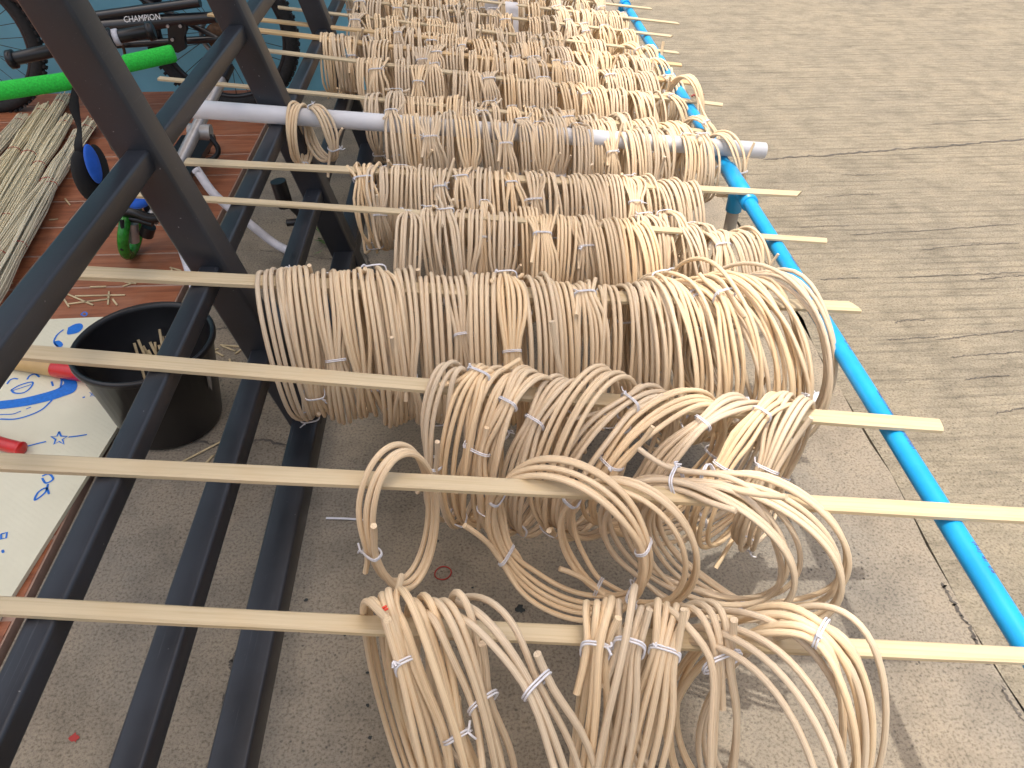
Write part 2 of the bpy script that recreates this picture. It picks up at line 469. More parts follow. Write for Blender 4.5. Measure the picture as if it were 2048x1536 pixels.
# roof that shades the left half of the place (above the frame)
ROOF_EDGE, ROOF_Z, ROOF_L = -0.07, 4.5, -3.0
V, F = [], []
ncor = 120
ys = np.linspace(-1.0, 3.7, ncor)
for i, y in enumerate(ys):
    dz = 0.012 * math.sin(i * 1.2)
    V += [(ROOF_L, y, ROOF_Z + 0.35 + dz), (ROOF_EDGE, y, ROOF_Z + dz), (ROOF_L, y, ROOF_Z + 0.345 + dz), (ROOF_EDGE, y, ROOF_Z - 0.005 + dz)]
for i in range(ncor - 1):
    a, b = 4*i, 4*i+4
    F += [[a, a+1, b+1, b], [a+2, b+2, b+3, a+3], [a+1, a+3, b+3, b+1], [a, b, b+2, a+2]]
tag(link("porch_roof", V, F, M['roof'], smooth=False), "pale sheet metal porch roof above the black rack", "roof")

# joint and cracks on the road and apron (thin filled grooves)
def crack(pts, w, z=0.0016, mat='crack', seed=1, jit=0.0022, name="crack", parent=None):
    rg = np.random.default_rng(seed)
    P = smooth_path(pts, 14)
    P[1:-1, :2] += rg.normal(0, jit, (len(P) - 2, 2)); P[:, 2] = z
    Wd = w * rg.uniform(0.25, 1.3, len(P)); Wd[0] = Wd[-1] = w * 0.1
    T = np.gradient(P, axis=0); S = np.stack([-T[:, 1], T[:, 0], T[:, 2] * 0], 1); S /= np.linalg.norm(S, axis=1)[:, None] + 1e-9
    n = len(P); V = np.concatenate([P + S * Wd[:, None] / 2, P - S * Wd[:, None] / 2])
    return link(name, V, [[i, i+1, n+i+1, n+i] for i in range(n-1)], M[mat], parent, smooth=False)
apron = bpy.data.objects["concrete_apron"]; road = bpy.data.objects["concrete_road"]
G = lambda x, y: at_z(x, y, 0)
crack([G(1882, 1165), G(1905, 1205), G(1935, 1250), G(1955, 1290), G(1972, 1330)], 0.006, seed=2, parent=apron)
crack([G(2000, 1370), G(2030, 1420), G(2075, 1460)], 0.004, seed=3, parent=apron)
crack([G(725, 470), G(735, 520), G(760, 560), G(755, 600), G(775, 650)], 0.007, seed=4, parent=apron)
crack([G(430, 660), G(470, 655), G(530, 668), G(600, 660)], 0.004, seed=5, parent=apron)
crack([G(330, 880), G(440, 890), G(490, 900), G(520, 880), G(600, 900)], 0.006, seed=6, parent=apron)
crack([G(480, 1295), G(465, 1330), G(470, 1360), G(450, 1400), G(455, 1440)], 0.008, seed=7, parent=apron)
crack([G(520, 500), G(600, 512), G(680, 520)], 0.004, seed=8, parent=apron)
crack([G(1525, 320), G(1640, 312), G(1760, 302), G(1900, 292), G(2048, 280), G(2300, 262)], 0.010, seed=9, jit=0.004, parent=road)
for k, (x0, y0, x1, y1) in enumerate([(1790, 556, 2048, 545), (1650, 395, 1760, 390), (1700, 470, 2048, 448), (1840, 500, 2040, 486), (1870, 680, 2048, 660),
                                      (1900, 715, 2048, 705), (1790, 645, 1850, 641), (1770, 680, 1880, 674), (1960, 560, 2060, 552), (1600, 455, 1700, 452),
                                      (1990, 830, 2060, 815), (1930, 760, 2020, 752), (1640, 560, 1720, 556), (1680, 350, 1800, 346), (1850, 250, 2048, 238)]):
    crack([G(x0, y0), G((x0+x1)/2, (y0+y1)/2 + rnd.uniform(-3, 3)), G(x1, y1)], 0.0035, seed=20 + k, jit=0.002, parent=road)

# ------------------------------------------------------------------ the black steel rack
T2X, T2Z = -0.434, 0.540
def leg_x(z): return T2X + 0.262 * (T2Z - z)
rack = thing("steel_rack", "long black painted steel rack with sloping legs and long rails", "rack", (-0.35, 1.7, 0))
def add(o_name, geo, mat, parent, smooth=True):
    V, F = geo[0], geo[1]
    off = np.array(parent.location) if parent else np.zeros(3)
    o = link(o_name, np.asarray(V, float) - off, F, M[mat], parent, smooth)
    return o
YN, YF = -0.55, 3.30
for zz, w in ((0.735, 0.034), (T2Z, 0.032), (0.364, 0.038), (0.185, 0.052)):
    add("rail", beam((leg_x(zz), YN, zz), (leg_x(zz), YF, zz), w, w, 0.005), 'steel', rack)
add("rail", beam((leg_x(1.30), YN, 1.30), (leg_x(1.30), YF, 1.30), 0.04, 0.04, 0.005), 'steel', rack)
LEGS = (-0.40, 1.095, 1.72, 2.40, 3.05)
for y in LEGS:
    z0 = 0.19 if 0 < y < 1.2 else 0.0     # the nearest leg stops at the lowest rail
    add("leg", beam((leg_x(z0), y, z0), (leg_x(1.32), y, 1.32), 0.060, 0.060, 0.006, ref=(0, 1, 0)), 'steel', rack)

# ------------------------------------------------------------------ the blue pipe stand
PX, PZ, PR = 0.606, 0.420, 0.0145
y_elbow = y_on_line(PX, PZ, 6); y_tee = y_on_line(PX, PZ, 385)
stand = thing("blue_pipe_stand", "blue plastic pipe rail on posts along the seam of the concrete", "pipe rail", (PX, y_tee, 0))
add("pipe", sweep([(PX, -0.5, PZ), (PX, 0.5, PZ), (PX, 1.5, PZ), (PX, y_elbow, PZ)], PR, 24), 'blue', stand)
y_t0 = y_on_line(PX, PZ, 338); y_t1 = y_on_line(PX, PZ, 408)
add("tee_sleeve", sweep([(PX, y_t1, PZ), (PX, y_t1 + 0.001, PZ), (PX, y_t0 - 0.001, PZ), (PX, y_t0, PZ)], [PR + 0.001, PR + 0.0045, PR + 0.0045, PR + 0.001], 24), 'blue', stand)
ym = (y_t0 + y_t1) / 2
add("tee_branch", sweep([(PX, ym, PZ), (PX, ym, PZ - 0.062), (PX, ym, PZ - 0.063)], [PR + 0.004, PR + 0.004, PR + 0.001], 24), 'blue', stand)
add("post", sweep([(PX, ym, PZ - 0.055), (PX, ym, 0.0)], PR, 20), 'post', stand)
e = [(PX, y_elbow - 0.04, PZ), (PX, y_elbow - 0.005, PZ), (PX, y_elbow + 0.012, PZ - 0.006), (PX, y_elbow + 0.018, PZ - 0.025), (PX, y_elbow + 0.018, PZ - 0.06)]
add("elbow", sweep(smooth_path(e, 8), PR + 0.0045, 20, ref=(1, 0, 0)), 'blue', stand)
add("post", sweep([(PX, y_elbow + 0.018, PZ - 0.05), (PX, y_elbow + 0.018, 0)], PR, 16), 'post', stand)
add("post", sweep([(PX, -0.30, PZ - 0.01), (PX, -0.30, 0)], PR, 16), 'post', stand)

def text_mesh(txt, size):
    cu = bpy.data.curves.new("lettering", 'FONT'); cu.body = txt; cu.size = size; cu.resolution_u = 2
    o = bpy.data.objects.new("lettering", cu); COL.objects.link(o)
    bpy.context.view_layer.update()
    me = bpy.data.meshes.new_from_object(o)
    V = np.array([v.co[:] for v in me.vertices]) if len(me.vertices) else np.zeros((0, 3))
    F = [list(p.vertices) for p in me.polygons]
    bpy.data.objects.remove(o); bpy.data.curves.remove(cu); bpy.data.meshes.remove(me)
    return V, F
def pipe_text(txt, size, y_px, ang):
    """lettering wrapped onto the blue pipe, reading towards the camera's left end"""
    V, F = text_mesh(txt, size)
    if not len(V): return
    y0 = y_on_line(PX, PZ, y_px)
    a = math.radians(ang) + V[:, 1] / PR
    r = PR + 0.0004
    W = np.stack([PX + r * np.sin(a), y0 + V[:, 0], PZ + r * np.cos(a)], 1)
    add("lettering", (W, [f[::-1] for f in F]), 'pipe_ink', stand, smooth=False)
pipe_text("ท่อน้ำไทย", 0.011, 912, 12)
pipe_text("8.5  18  (3/4)", 0.009, 1160, 14)
pipe_text("MANUFACTURED", 0.008, 850, 20)
pipe_text("ท่อน้ำไทย", 0.010, 545, 20)
pipe_text("8.5  18", 0.009, 712, 18)

# ------------------------------------------------------------------ the strips and the white pipe laid across
T2TOP, PTOP = T2Z + 0.016, PZ + PR
#        y at rack, y at pipe, left end px, right end px, width, thick, kind
RODS = [
    (1218, 1321, -60, 2330, 0.0180, 0.0072, 'bamboo'),
    (940, 1027, -60, 2160, 0.0215, 0.0078, 'bamboo'),
    (733, 849, 18, 1880, 0.0240, 0.008, 'bamboo'),
    (562, 618, 146, 1708, 0.0270, 0.009, 'bamboo'),
    (407, 478, 246, 1652, 0.0165, 0.006, 'bamboo'),
    (335, 386, 372, 1598, 0.0220, 0.007, 'bamboo'),
    (247, 311, 360, 1528, 0.0385, 0.0385, 'pvc'),
    (186, 266, 318, 1449, 0.0160, 0.006, 'bamboo'),
    (114, 205, 452, 1445, 0.0190, 0.006, 'bamboo'),
    (79, 166, 476, 1391, 0.0230, 0.008, 'bamboo_tan'),
    (56, 130, 420, 1362, 0.0210, 0.007, 'bamboo_tan'),
    (29, 104, 556, 1354, 0.0170, 0.006, 'bamboo'),
    (-2, 70, 560, 1344, 0.0170, 0.006, 'bamboo'),
    (-27, 40, 560, 1354, 0.0170, 0.006, 'bamboo'),
    (-48, 15, 560, 1300, 0.0150, 0.006, 'bamboo'),
]
ORD = ["nearest", "second nearest", "third nearest", "fourth nearest", "fifth nearest", "sixth nearest"]
BACK = ["first", "second", "third", "fourth", "fifth", "sixth", "seventh", "eighth"]
ROWNAME = ["nearest bamboo strip", "second nearest bamboo strip", "third nearest bamboo strip", "fourth nearest bamboo strip", "fifth nearest bamboo strip",
           "sixth nearest bamboo strip", "white plastic pipe"] + [b + " strip behind the white pipe" for b in BACK]
class Rod: pass
rods = []
for i, (yl, yr, xl, xr, w, th, kind) in enumerate(RODS):
    if kind != 'pvc': w, th = w * 1.15, th * 1.25
    R = Rod(); R.w, R.th, R.kind = w, th, kind
    a = np.array([T2X, y_on_line(T2X, T2TOP, yl), T2TOP + th / 2])
    b = np.array([PX, y_on_line(PX, PTOP, yr), PTOP + th / 2])
    R.a, R.d = a, (b - a)
    R.top = th / 2
    def s_at(px, R=R):
        lo, hi = -1.0, 3.0
        for _ in range(50):
            m = (lo + hi) / 2
            if pix(R.a + R.d * m)[0] < px: lo = m
            else: hi = m
        return (lo + hi) / 2
    R.s_at = s_at
    R.at = lambda px, R=R: R.a + R.d * R.s_at(px)
    p0, p1 = R.at(xl), R.at(xr)
    mid = (p0 + p1) / 2; L = np.linalg.norm(p1 - p0)
    if kind == 'pvc':
        geo = None
        o = thing("white_pipe", "thick white plastic pipe laid across the black rack and blue pipe", "pipe", tuple(p0))
        n = 20
        V1, F1, _ = sweep([p0 - p0, p1 - p0], w / 2, 28, caps=False, ref=(0, 0, 1))
        V2, F2, _ = sweep([p0 - p0, p1 - p0], w / 2 - 0.0025, 28, caps=False, ref=(0, 0, 1))
        k = len(V1)
        F = F1 + [[x + k for x in f[::-1]] for f in F2]
        for s in range(28):
            t = (s + 1) % 28
            F += [[t, s, k+s, k+t], [28+s, 28+t, k+28+t, k+28+s]]
        link("tube", np.concatenate([V1, V2]), F, M['pvc'], o)
    else:
        # local x runs along the strip so that the grain follows it
        ux = (p1 - p0) / L; uy = np.cross([0, 0, 1.0], ux); uy /= np.linalg.norm(uy); uz = np.cross(ux, uy)
        rg = np.random.default_rng(100 + i)
        nx = 40
        xs = np.linspace(-L / 2, L / 2, nx)
        top = []
        prof = [(-w/2, -th*0.32), (-w/2, th*0.22), (-w*0.36, th*0.46), (-w*0.1, th*0.5), (w*0.12, th*0.5), (w*0.38, th*0.42), (w/2, th*0.16), (w/2, -th*0.34), (w*0.3, -th*0.5), (-w*0.3, -th*0.5)]
        ns = len(prof); V = []
        cutl, cutr = rg.uniform(-0.5, 0.5), rg.uniform(-0.9, 0.9)
        ph = rg.uniform(0, 6, 4)
        for j, x in enumerate(xs):
            wob = 1 + 0.035 * math.sin(x * 7 + ph[0]) + 0.02 * math.sin(x * 23 + ph[1])
            sy = 0.0022 * math.sin(x * 3 + ph[2])
            for (py, pz) in prof:
                e = (cutl if j == 0 else cutr if j == nx - 1 else 0) * py
                V.append((x + e, py * wob + sy, pz))
        F = [[j*ns+s, (j+1)*ns+s, (j+1)*ns+(s+1) % ns, j*ns+(s+1) % ns] for j in range(nx-1) for s in range(ns)]
        F = [f[::-1] for f in F]
        F.append(list(range(ns))); F.append([(nx-1)*ns+s for s in range(ns)][::-1])
        o = link("bamboo_strip", V, F, M[kind], smooth=False)
        m = Matrix((( ux[0], uy[0], uz[0], mid[0]), (ux[1], uy[1], uz[1], mid[1]), (ux[2], uy[2], uz[2], mid[2]), (0, 0, 0, 1)))
        o.matrix_world = m
        if i < 6: lb = f"pale bamboo strip laid across rack and blue pipe, {ORD[i]} to the viewer"
        else: lb = f"pale bamboo strip of coils, {BACK[i-7]} one behind the white pipe"
        tag(o, lb, "bamboo strip", "strips laid across the rack")
    rods.append(R)

# ------------------------------------------------------------------ rattan coils
NTH = ["first", "second", "third", "fourth", "fifth", "sixth", "seventh", "eighth", "ninth", "tenth", "eleventh", "twelfth", "thirteenth", "fourteenth",
       "fifteenth", "sixteenth", "seventeenth", "eighteenth", "nineteenth", "twentieth", "twenty-first", "twenty-second", "twenty-third", "twenty-fourth", "twenty-fifth",
       "twenty-sixth", "twenty-seventh", "twenty-eighth", "twenty-ninth", "thirtieth"]
ROWS = {}      # row -> [(x, root)]
def interp_noise(rg, n, per, amp, x):
    k = rg.normal(0, amp, n * per + 4)
    t = x * per; i = np.clip(t.astype(int), 0, len(k) - 4); f = t - i
    a, b, c, d = k[i], k[i+1], k[i+2], k[i+3]
    return ((-a+3*b-3*c+d)*f**3 + (3*a-6*b+3*c)*f**2 + (-3*a+3*c)*f + (a+4*b+c)) / 6 if False else b*(1-f)**2*(1+2*f) + c*f**2*(3-2*f)
def coil(row, xpx, phi=-90, W=0.15, H=0.16, n=4, r=0.004, lift=0.0, shift=0.0, roll=0, pear=0.08, seed=None, segs=34, sides=6,
         ties=None, tails=None, loose=1.0, th0=None, tie_mat='tie', tilt=0.0, sq=0.0, gap=2.55, pinch_k=0.5, fan=0.012, edge=0.0):
    seed = seed if seed is not None else int(row * 1000 + xpx)
    rg = np.random.default_rng(seed)
    R = rods[row]; P = R.at(xpx)
    if edge and P[0] < 0.05:      # packed coils on the left hang with their planes turned towards the porch front
        ev = math.degrees(math.atan2(-P[1], -P[0])); phi = phi + edge * (ev + 90)
    ph = math.radians(phi)
    h = np.array([math.cos(ph), math.sin(ph), 0.0]); u = np.array([0, 0, 1.0])
    nn = np.cross(h, u)
    if tilt:   # the plane leans along its own normal
        t = math.radians(tilt); u = u * math.cos(t) + nn * math.sin(t); nn = np.cross(h, u)
    ztop = P[2] + R.top + r * 0.9 + lift
    C = np.array([P[0], P[1], ztop]) - u * (H / 2) + h * shift
    if th0 is None: th0 = rg.uniform(0, 2 * math.pi)
    turns = n + 0.06
    tt = np.linspace(0, turns, int(turns * segs))
    th = th0 + 2 * math.pi * tt
    # where each turn lies in the bundle
    ang_tie = ties if ties is not None else [th0 + 0.22] + list(th0 + rg.uniform(1.5, 4.8, rg.integers(0, 3)))
    pitch = gap * r
    order = rg.permutation(n + 2) - (n + 1) / 2
    if rg.random() < 0.75: order = np.arange(n + 2) - (n + 1) / 2
    oi_ = np.clip(tt.astype(int), 0, n); of = tt - oi_; sm = of * of * (3 - 2 * of)
    c = pitch * (order[oi_] * (1 - sm) + order[oi_ + 1] * sm) + interp_noise(rg, n + 1, 3, r * 0.55 * loose, tt)
    e = interp_noise(rg, n + 1, 2, r * 0.7 * loose, tt) + interp_noise(rg, n + 1, 1, H * fan * loose, tt)
    pinch = np.ones_like(tt)
    for a in ang_tie:
        d = (th - a + math.pi) % (2 * math.pi) - math.pi
        pinch *= 1 - pinch_k * np.exp(-(d / 0.35) ** 2)
    c = c * pinch
    # strands lie on the rod at the top, they may not sink into it
    topw = np.exp(-((((th + math.pi) % (2 * math.pi)) - math.pi) / 0.5) ** 2)
    e = e * (1 - 0.8 * topw) + np.abs(e) * 0.8 * topw
    a_ = (W / 2 + e) * np.sin(th) * (1 - pear * np.cos(th))
    b_ = (H / 2 + e) * np.cos(th) * (1 + sq * np.sin(th) ** 2)
    ro = math.radians(roll); ca, sa = math.cos(ro), math.sin(ro)
    A2, B2 = a_ * ca + b_ * sa, -a_ * sa + b_ * ca
    path = C + A2[:, None] * h + B2[:, None] * u + c[:, None] * nn
    # the two free ends stand off straight
    tl = tails if tails is not None else (rg.uniform(0.012, 0.055), rg.uniform(0.012, 0.055))
    t0 = path[0] - path[1]; t0 /= np.linalg.norm(t0); t1 = path[-1] - path[-2]; t1 /= np.linalg.norm(t1)
    out0 = path[0] - C; out0 /= np.linalg.norm(out0); out1 = path[-1] - C; out1 /= np.linalg.norm(out1)
    k = max(2, int(max(tl) / 0.012))
    s0 = np.linspace(1, 0, k, endpoint=False)[:, None]; s1 = np.linspace(0, 1, k + 1)[1:, None]
    pre = path[0] + t0 * tl[0] * s0 + (out0 * 0.28 + nn * rg.normal(0, 0.1)) * tl[0] * s0 ** 1.5
    post = path[-1] + t1 * tl[1] * s1 + (out1 * 0.22 + nn * rg.normal(0, 0.1)) * tl[1] * s1 ** 1.5
    full = np.concatenate([pre, path, post])
    L = np.linspace(0, 1, len(full))
    rad = r * (1 + 0.05 * np.sin(L * 9 + rg.uniform(0, 6)) + 0.03 * np.sin(L * 31 + rg.uniform(0, 6)))
    root = thing("rattan_coil", None, "rattan coil", tuple(P), "coils hung on the strips")
    off = P
    V, F, at = sweep(full - off, rad, sides, ref=nn, len0=rg.uniform(0, 30))
    link("strand", V, F, M['cane'], root, attr=at)
    ROWS.setdefault(row, []).append((xpx, root))
    # ties
    for q, a in enumerate(ang_tie):
        d = np.abs((th - a + math.pi) % (2 * math.pi) - math.pi)
        idx = np.where(d < math.pi / segs * 1.05)[0]
        if not len(idx): continue
        pts = path[idx]
        cen = pts.mean(0)
        rad_dir = cen - C; rad_dir /= np.linalg.norm(rad_dir)
        tdir = np.cross(nn, rad_dir)
        cu = (pts - cen) @ nn; cv = (pts - cen) @ rad_dir
        hu = min(max(abs(cu).max(), r * 0.4), r * 8) + r * 1.12; hv = min(max(abs(cv).max(), r * 0.2), r * 3) + r * 1.12
        if tie_mat == 'red_tie' and q == 0:
            cen = pts[len(pts) // 2]; hu, hv = r * 1.5, r * 1.25
        wr = 0.0009 if sides <= 6 else (0.0010 if sides <= 8 else 0.0012)
        ring_n = 14 if sides <= 6 else 20
        parts = []
        for w_off in (-1, 1):
            aa = np.linspace(0, 2 * math.pi, ring_n, endpoint=False)
            sx = np.sign(np.cos(aa)) * np.abs(np.cos(aa)) ** 0.6; sy = np.sign(np.sin(aa)) * np.abs(np.sin(aa)) ** 0.6
            ring = cen + (hu * sx)[:, None] * nn + (hv * sy)[:, None] * rad_dir + tdir * (w_off * wr * 1.25) + (tdir * 0.0016)[None] * np.sin(aa)[:, None]
            parts.append(sweep(ring - off, wr, 5 if sides <= 6 else 6, closed=True))
        if rg.random() < 0.6:
            sgn = 1 if rg.random() < 0.5 else -1
            k0 = cen + nn * sgn * hu * 0.6 + rad_dir * hv * 0.95
            for _ in range(2):
                e1 = k0 + rad_dir * rg.uniform(0.001, 0.004) + nn * sgn * rg.uniform(0.0, 0.006) + tdir * rg.uniform(-0.005, 0.005)
                e2 = e1 + nn * sgn * rg.uniform(-0.003, 0.008) + tdir * rg.uniform(-0.008, 0.008) + rad_dir * rg.uniform(-0.004, 0.003)
                parts.append(sweep(smooth_path([k0, e1, e2], 4) - off, wr * 1.1, 5))
        V, F, _ = merge(parts)
        link("tie", V, F, M[tie_mat if q == 0 else 'tie'], root)
    return root

def dense(row, x0, x1, count, H, W, phi=(-93, -78), n=(3, 5), r=0.0037, segs=32, sides=6, loose=1.0, lift=0.003, jit=0.2):
    step = (x1 - x0) / max(1, count - 1)
    for k in range(count):
        x = x0 + step * k + rnd.uniform(-jit, jit) * step
        f = k / max(1, count - 1)
        p = phi[0] + (phi[1] - phi[0]) * f + rnd.gauss(0, 3.5)
        hh = H * rnd.uniform(0.9, 1.12)
        coil(row, x, p, W * rnd.uniform(0.88, 1.12), hh, rnd.randint(*n), r, lift=max(0, rnd.gauss(0, lift)), tilt=rnd.gauss(0, 3),
             roll=rnd.gauss(0, 4), segs=segs, sides=sides, loose=loose, shift=rnd.gauss(0, 0.012), edge=0.85)

# row 0: the nearest strip
big = dict(segs=60, sides=10, loose=0.75)
B0 = dict(r=0.0038, fan=0.035, **big)
coil(0, 765, -66, 0.189, 0.50, 4, lift=0.050, shift=0.02, pear=0.32, tails=(0.05, 0.03), th0=5.9, ties=[5.9 + 0.5, 5.9 + 1.0], tie_mat='red_tie', seed=1, gap=2.5, **B0)
coil(0, 822, -62, 0.177, 0.50, 4, lift=0.045, shift=0.02, pear=0.32, tails=(0.04, 0.04), th0=1.1, ties=[1.1, 3.4], seed=2, gap=2.8, **B0)
coil(0, 880, -58, 0.177, 0.50, 4, lift=0.045, shift=0.02, pear=0.32, tails=(0.03, 0.05), th0=0.7, ties=[0.9, 2.6], seed=3, gap=2.8, **B0)
coil(0, 935, -48, 0.260, 0.48, 3, lift=0.035, shift=0.03, pear=0.28, tails=(0.02, 0.03), th0=0.6, ties=[0.65, 1.9], seed=4, gap=4.5, **B0)
coil(0, 1190, -104, 0.177, 0.48, 4, lift=0.026, pear=0.3, tails=(0.03, 0.008), th0=0.35, ties=[0.42, 3.0], seed=5, gap=2.5, **B0)
coil(0, 1258, -110, 0.189, 0.48, 4, lift=0.028, pear=0.3, tails=(0.03, 0.008), th0=0.3, ties=[0.38, 2.8], seed=6, gap=2.7, **B0)
coil(0, 1328, -112, 0.201, 0.48, 4, lift=0.030, pear=0.28, tails=(0.04, 0.008), th0=0.35, ties=[0.40, 3.3], seed=7, gap=2.8, **B0)
coil(0, 1400, -72, 0.212, 0.48, 4, lift=0.030, pear=0.25, tails=(0.04, 0.008), th0=0.4, ties=[0.45, 2.7], seed=8, gap=3.2, **B0)
coil(0, 1450, -48, 0.283, 0.46, 4, lift=0.035, shift=0.04, pear=0.15, tails=(0.05, 0.03), th0=1.9, ties=[2.0, 4.2], seed=9, gap=4.2, pinch_k=.6, **B0)
coil(0, 1525, -42, 0.212, 0.50, 5, lift=0.055, shift=0.035, pear=0.15, tails=(0.03, 0.05), th0=1.9, ties=[0.1, 2.0], seed=10, gap=3.0, pinch_k=.5, **B0)
coil(0, 1590, -48, 0.189, 0.50, 3, lift=0.045, shift=0.03, pear=0.18, tails=(0.03, 0.03), th0=2.3, ties=[2.4], seed=11, gap=5.0, pinch_k=.6, **B0)
# row 1: round coils turned to the viewer
coil(1, 800, 48, 0.105, 0.235, 3, lift=0.032, shift=0.0, pear=-0.05, tails=(0.03, 0.03), th0=4.6, ties=[4.7], seed=21, gap=2.4, **B0)
coil(1, 1132, -28, 0.195, 0.245, 5, lift=0.010, shift=0.005, pear=0, roll=0, tails=(0.03, 0.06), th0=4.0, ties=[1.2, 2.0, 4.1, 5.0], seed=22, gap=2.8, **B0)
coil(1, 1235, -30, 0.17, 0.22, 3, lift=-0.0, shift=0.02, pear=0, roll=0, tails=(0.03, 0.04), th0=3.4, ties=[3.5, 5.2], seed=23, gap=2.8, **B0)
coil(1, 1400, -30, 0.25, 0.225, 5, lift=0.006, shift=0.01, pear=0, roll=18, tails=(0.05, 0.04), th0=5.6, ties=[5.65, 3.4], seed=24, gap=2.8, **B0)
coil(1, 1500, -30, 0.25, 0.225, 5, lift=0.006, shift=0.01, pear=0, roll=22, tails=(0.05, 0.07), th0=5.3, ties=[2.6, 5.4], seed=25, gap=3.4, **B0)
# row 2: tall coils leaning to the left, flatter arcs towards the right
for k, (x, ph, W, H, n, lf, sh, rl, tl) in enumerate([
        (915, 58, 0.11, 0.28, 3, 0.022, -0.015, 4, (.03, .03)), (968, 55, 0.13, 0.28, 4, 0.022, -0.02, 6, (.03, .05)), (1012, 54, 0.13, 0.28, 4, 0.020, -0.02, 6, (.04, .02)), (1070, 50, 0.15, 0.28, 4, 0.030, -0.03, 8, (.03, .03)),
        (1125, 46, 0.15, 0.27, 4, 0.018, -0.03, 12, (.10, .11)), (1215, 46, 0.18, 0.27, 4, 0.040, -0.035, 12, (.03, .05)), (1300, 34, 0.22, 0.25, 4, 0.010, -0.045, 20, (.06, .03)),
        (1395, 30, 0.25, 0.24, 4, 0.012, -0.05, 24, (.05, .06)), (1480, 32, 0.25, 0.24, 4, 0.010, -0.045, 22, (.06, .04)), (1545, 40, 0.20, 0.26, 4, 0.015, -0.03, 16, (.03, .08)), (1600, 50, 0.17, 0.27, 4, 0.020, -0.03, 8, (.05, .07))]):
    coil(2, x, ph, W, H, n + 1, 0.0037, fan=0.03, lift=lf, shift=sh, roll=rl, pear=0.05, segs=48, sides=8, seed=40 + k, tails=tl, loose=0.8, gap=2.6)
# row 3: packed tall coils, looser and turned at the right end
nb = 15
for k in range(nb):
    x = 545 + (1275 - 545) * k / (nb - 1) + rnd.uniform(-8, 8)
    coil(3, x, -92 + 8 * k / nb + rnd.gauss(0, 2.5), 0.19 * rnd.uniform(0.9, 1.1), 0.285 * rnd.uniform(0.95, 1.04), rnd.choice((5, 5, 6, 6)), 0.0037, fan=0.02, lift=max(0, rnd.gauss(0.002, 0.005)),
         tilt=rnd.gauss(0, 1.6), roll=rnd.gauss(0, 3), segs=44, sides=8, seed=70 + k, tails=(rnd.uniform(0.01, 0.05), rnd.uniform(0.01, 0.05)), loose=0.8, edge=0.9)
for k, (x, ph, W, H, n, lf) in enumerate([(1305, -80, 0.23, 0.29, 5, 0.01), (1342, -75, 0.25, 0.30, 6, 0.015), (1378, -72, 0.26, 0.30, 5, 0.01), (1412, -72, 0.27, 0.31, 6, 0.03),
                                          (1446, -68, 0.28, 0.30, 5, 0.01), (1480, -66, 0.28, 0.31, 6, 0.025), (1515, -63, 0.28, 0.31, 5, 0.02), (1548, -60, 0.29, 0.31, 5, 0.04)]):
    coil(3, x, ph, W, H, n + 1, 0.0036, fan=0.03, lift=lf, shift=0.01, pear=0.02, tilt=rnd.gauss(0, 3), roll=rnd.gauss(0, 4), segs=48, sides=8, seed=90 + k, loose=1.3)
# rows 4.. : packed rows going back
dense(4, 822, 1462, 18, 0.20, 0.16, (-94, -78), (5, 7), 0.0032)
coil(4, 1497, -72, 0.13, 0.15, 5, 0.0031)
dense(5, 722, 1370, 18, 0.165, 0.14, (-95, -78), (5, 7), 0.0032)
coil(6, 596, -100, 0.10, 0.13, 4, 0.0034, seed=601, lift=0.0)
coil(6, 628, -42, 0.085, 0.120, 4, 0.0034, seed=602, lift=0.002, shift=0.01, tails=(0.03, 0.05))
dense(6, 788, 1400, 18, 0.185, 0.15, (-94, -76), (5, 7), 0.0032, lift=0.005)
coil(6, 1447, -62, 0.14, 0.15, 5, 0.0031, seed=603, lift=0.01)
dense(7, 745, 1330, 16, 0.165, 0.14, (-95, -74), (5, 7), 0.0033, segs=28, sides=6, lift=0.008)
dense(7, 1350, 1400, 2, 0.17, 0.15, (-60, -55), (3, 4), 0.0032, segs=28, lift=0.025)
dense(8, 728, 1300, 17, 0.19, 0.15, (-96, -74), (5, 7), 0.0034, segs=28, lift=0.004)
dense(8, 1340, 1375, 2, 0.16, 0.14, (-50, -60), (4, 5), 0.0034, segs=28, lift=0.025)
dense(9, 648, 728, 4, 0.155, 0.13, (-98, -92), (4, 5), 0.0034, segs=26)
dense(9, 765, 1275, 16, 0.165, 0.14, (-94, -76), (5, 7), 0.0034, segs=26)
coil(9, 1335, -75, 0.13, 0.15, 5, 0.004, segs=26)
dense(10, 760, 1265, 16, 0.16, 0.14, (-96, -74), (5, 7), 0.0034, segs=24, lift=0.005)
dense(10, 1290, 1312, 2, 0.15, 0.14, (-76, -68), (4, 5), 0.0034, segs=24)
dense(11, 712, 1190, 14, 0.155, 0.13, (-96, -78), (5, 7), 0.0034, segs=24, lift=0.005)
coil(11, 1260, -50, 0.12, 0.14, 4, 0.004, segs=24); coil(11, 1298, -65, 0.12, 0.14, 4, 0.004, segs=24)
dense(12, 715, 1245, 15, 0.155, 0.13, (-96, -76), (5, 7), 0.0034, segs=22, lift=0.005)
dense(13, 760, 940, 6, 0.155, 0.13, (-94, -88), (5, 7), 0.0034, segs=22, lift=0.01)
coil(13, 1062, -84, 0.12, 0.13, 4, 0.004, segs=22)
dense(13, 1110, 1245, 7, 0.16, 0.13, (-82, -74), (5, 7), 0.0034, segs=22)
dense(14, 700, 1185, 14, 0.155, 0.13, (-94, -76), (5, 7), 0.0034, segs=20, lift=0.01)

for row, lst in ROWS.items():
    lst.sort(key=lambda t: t[0])
    for k, (x, root) in enumerate(lst):
        root["label"] = f"tied rattan coil, {NTH[k]} from the black rack on the {ROWNAME[row]}"

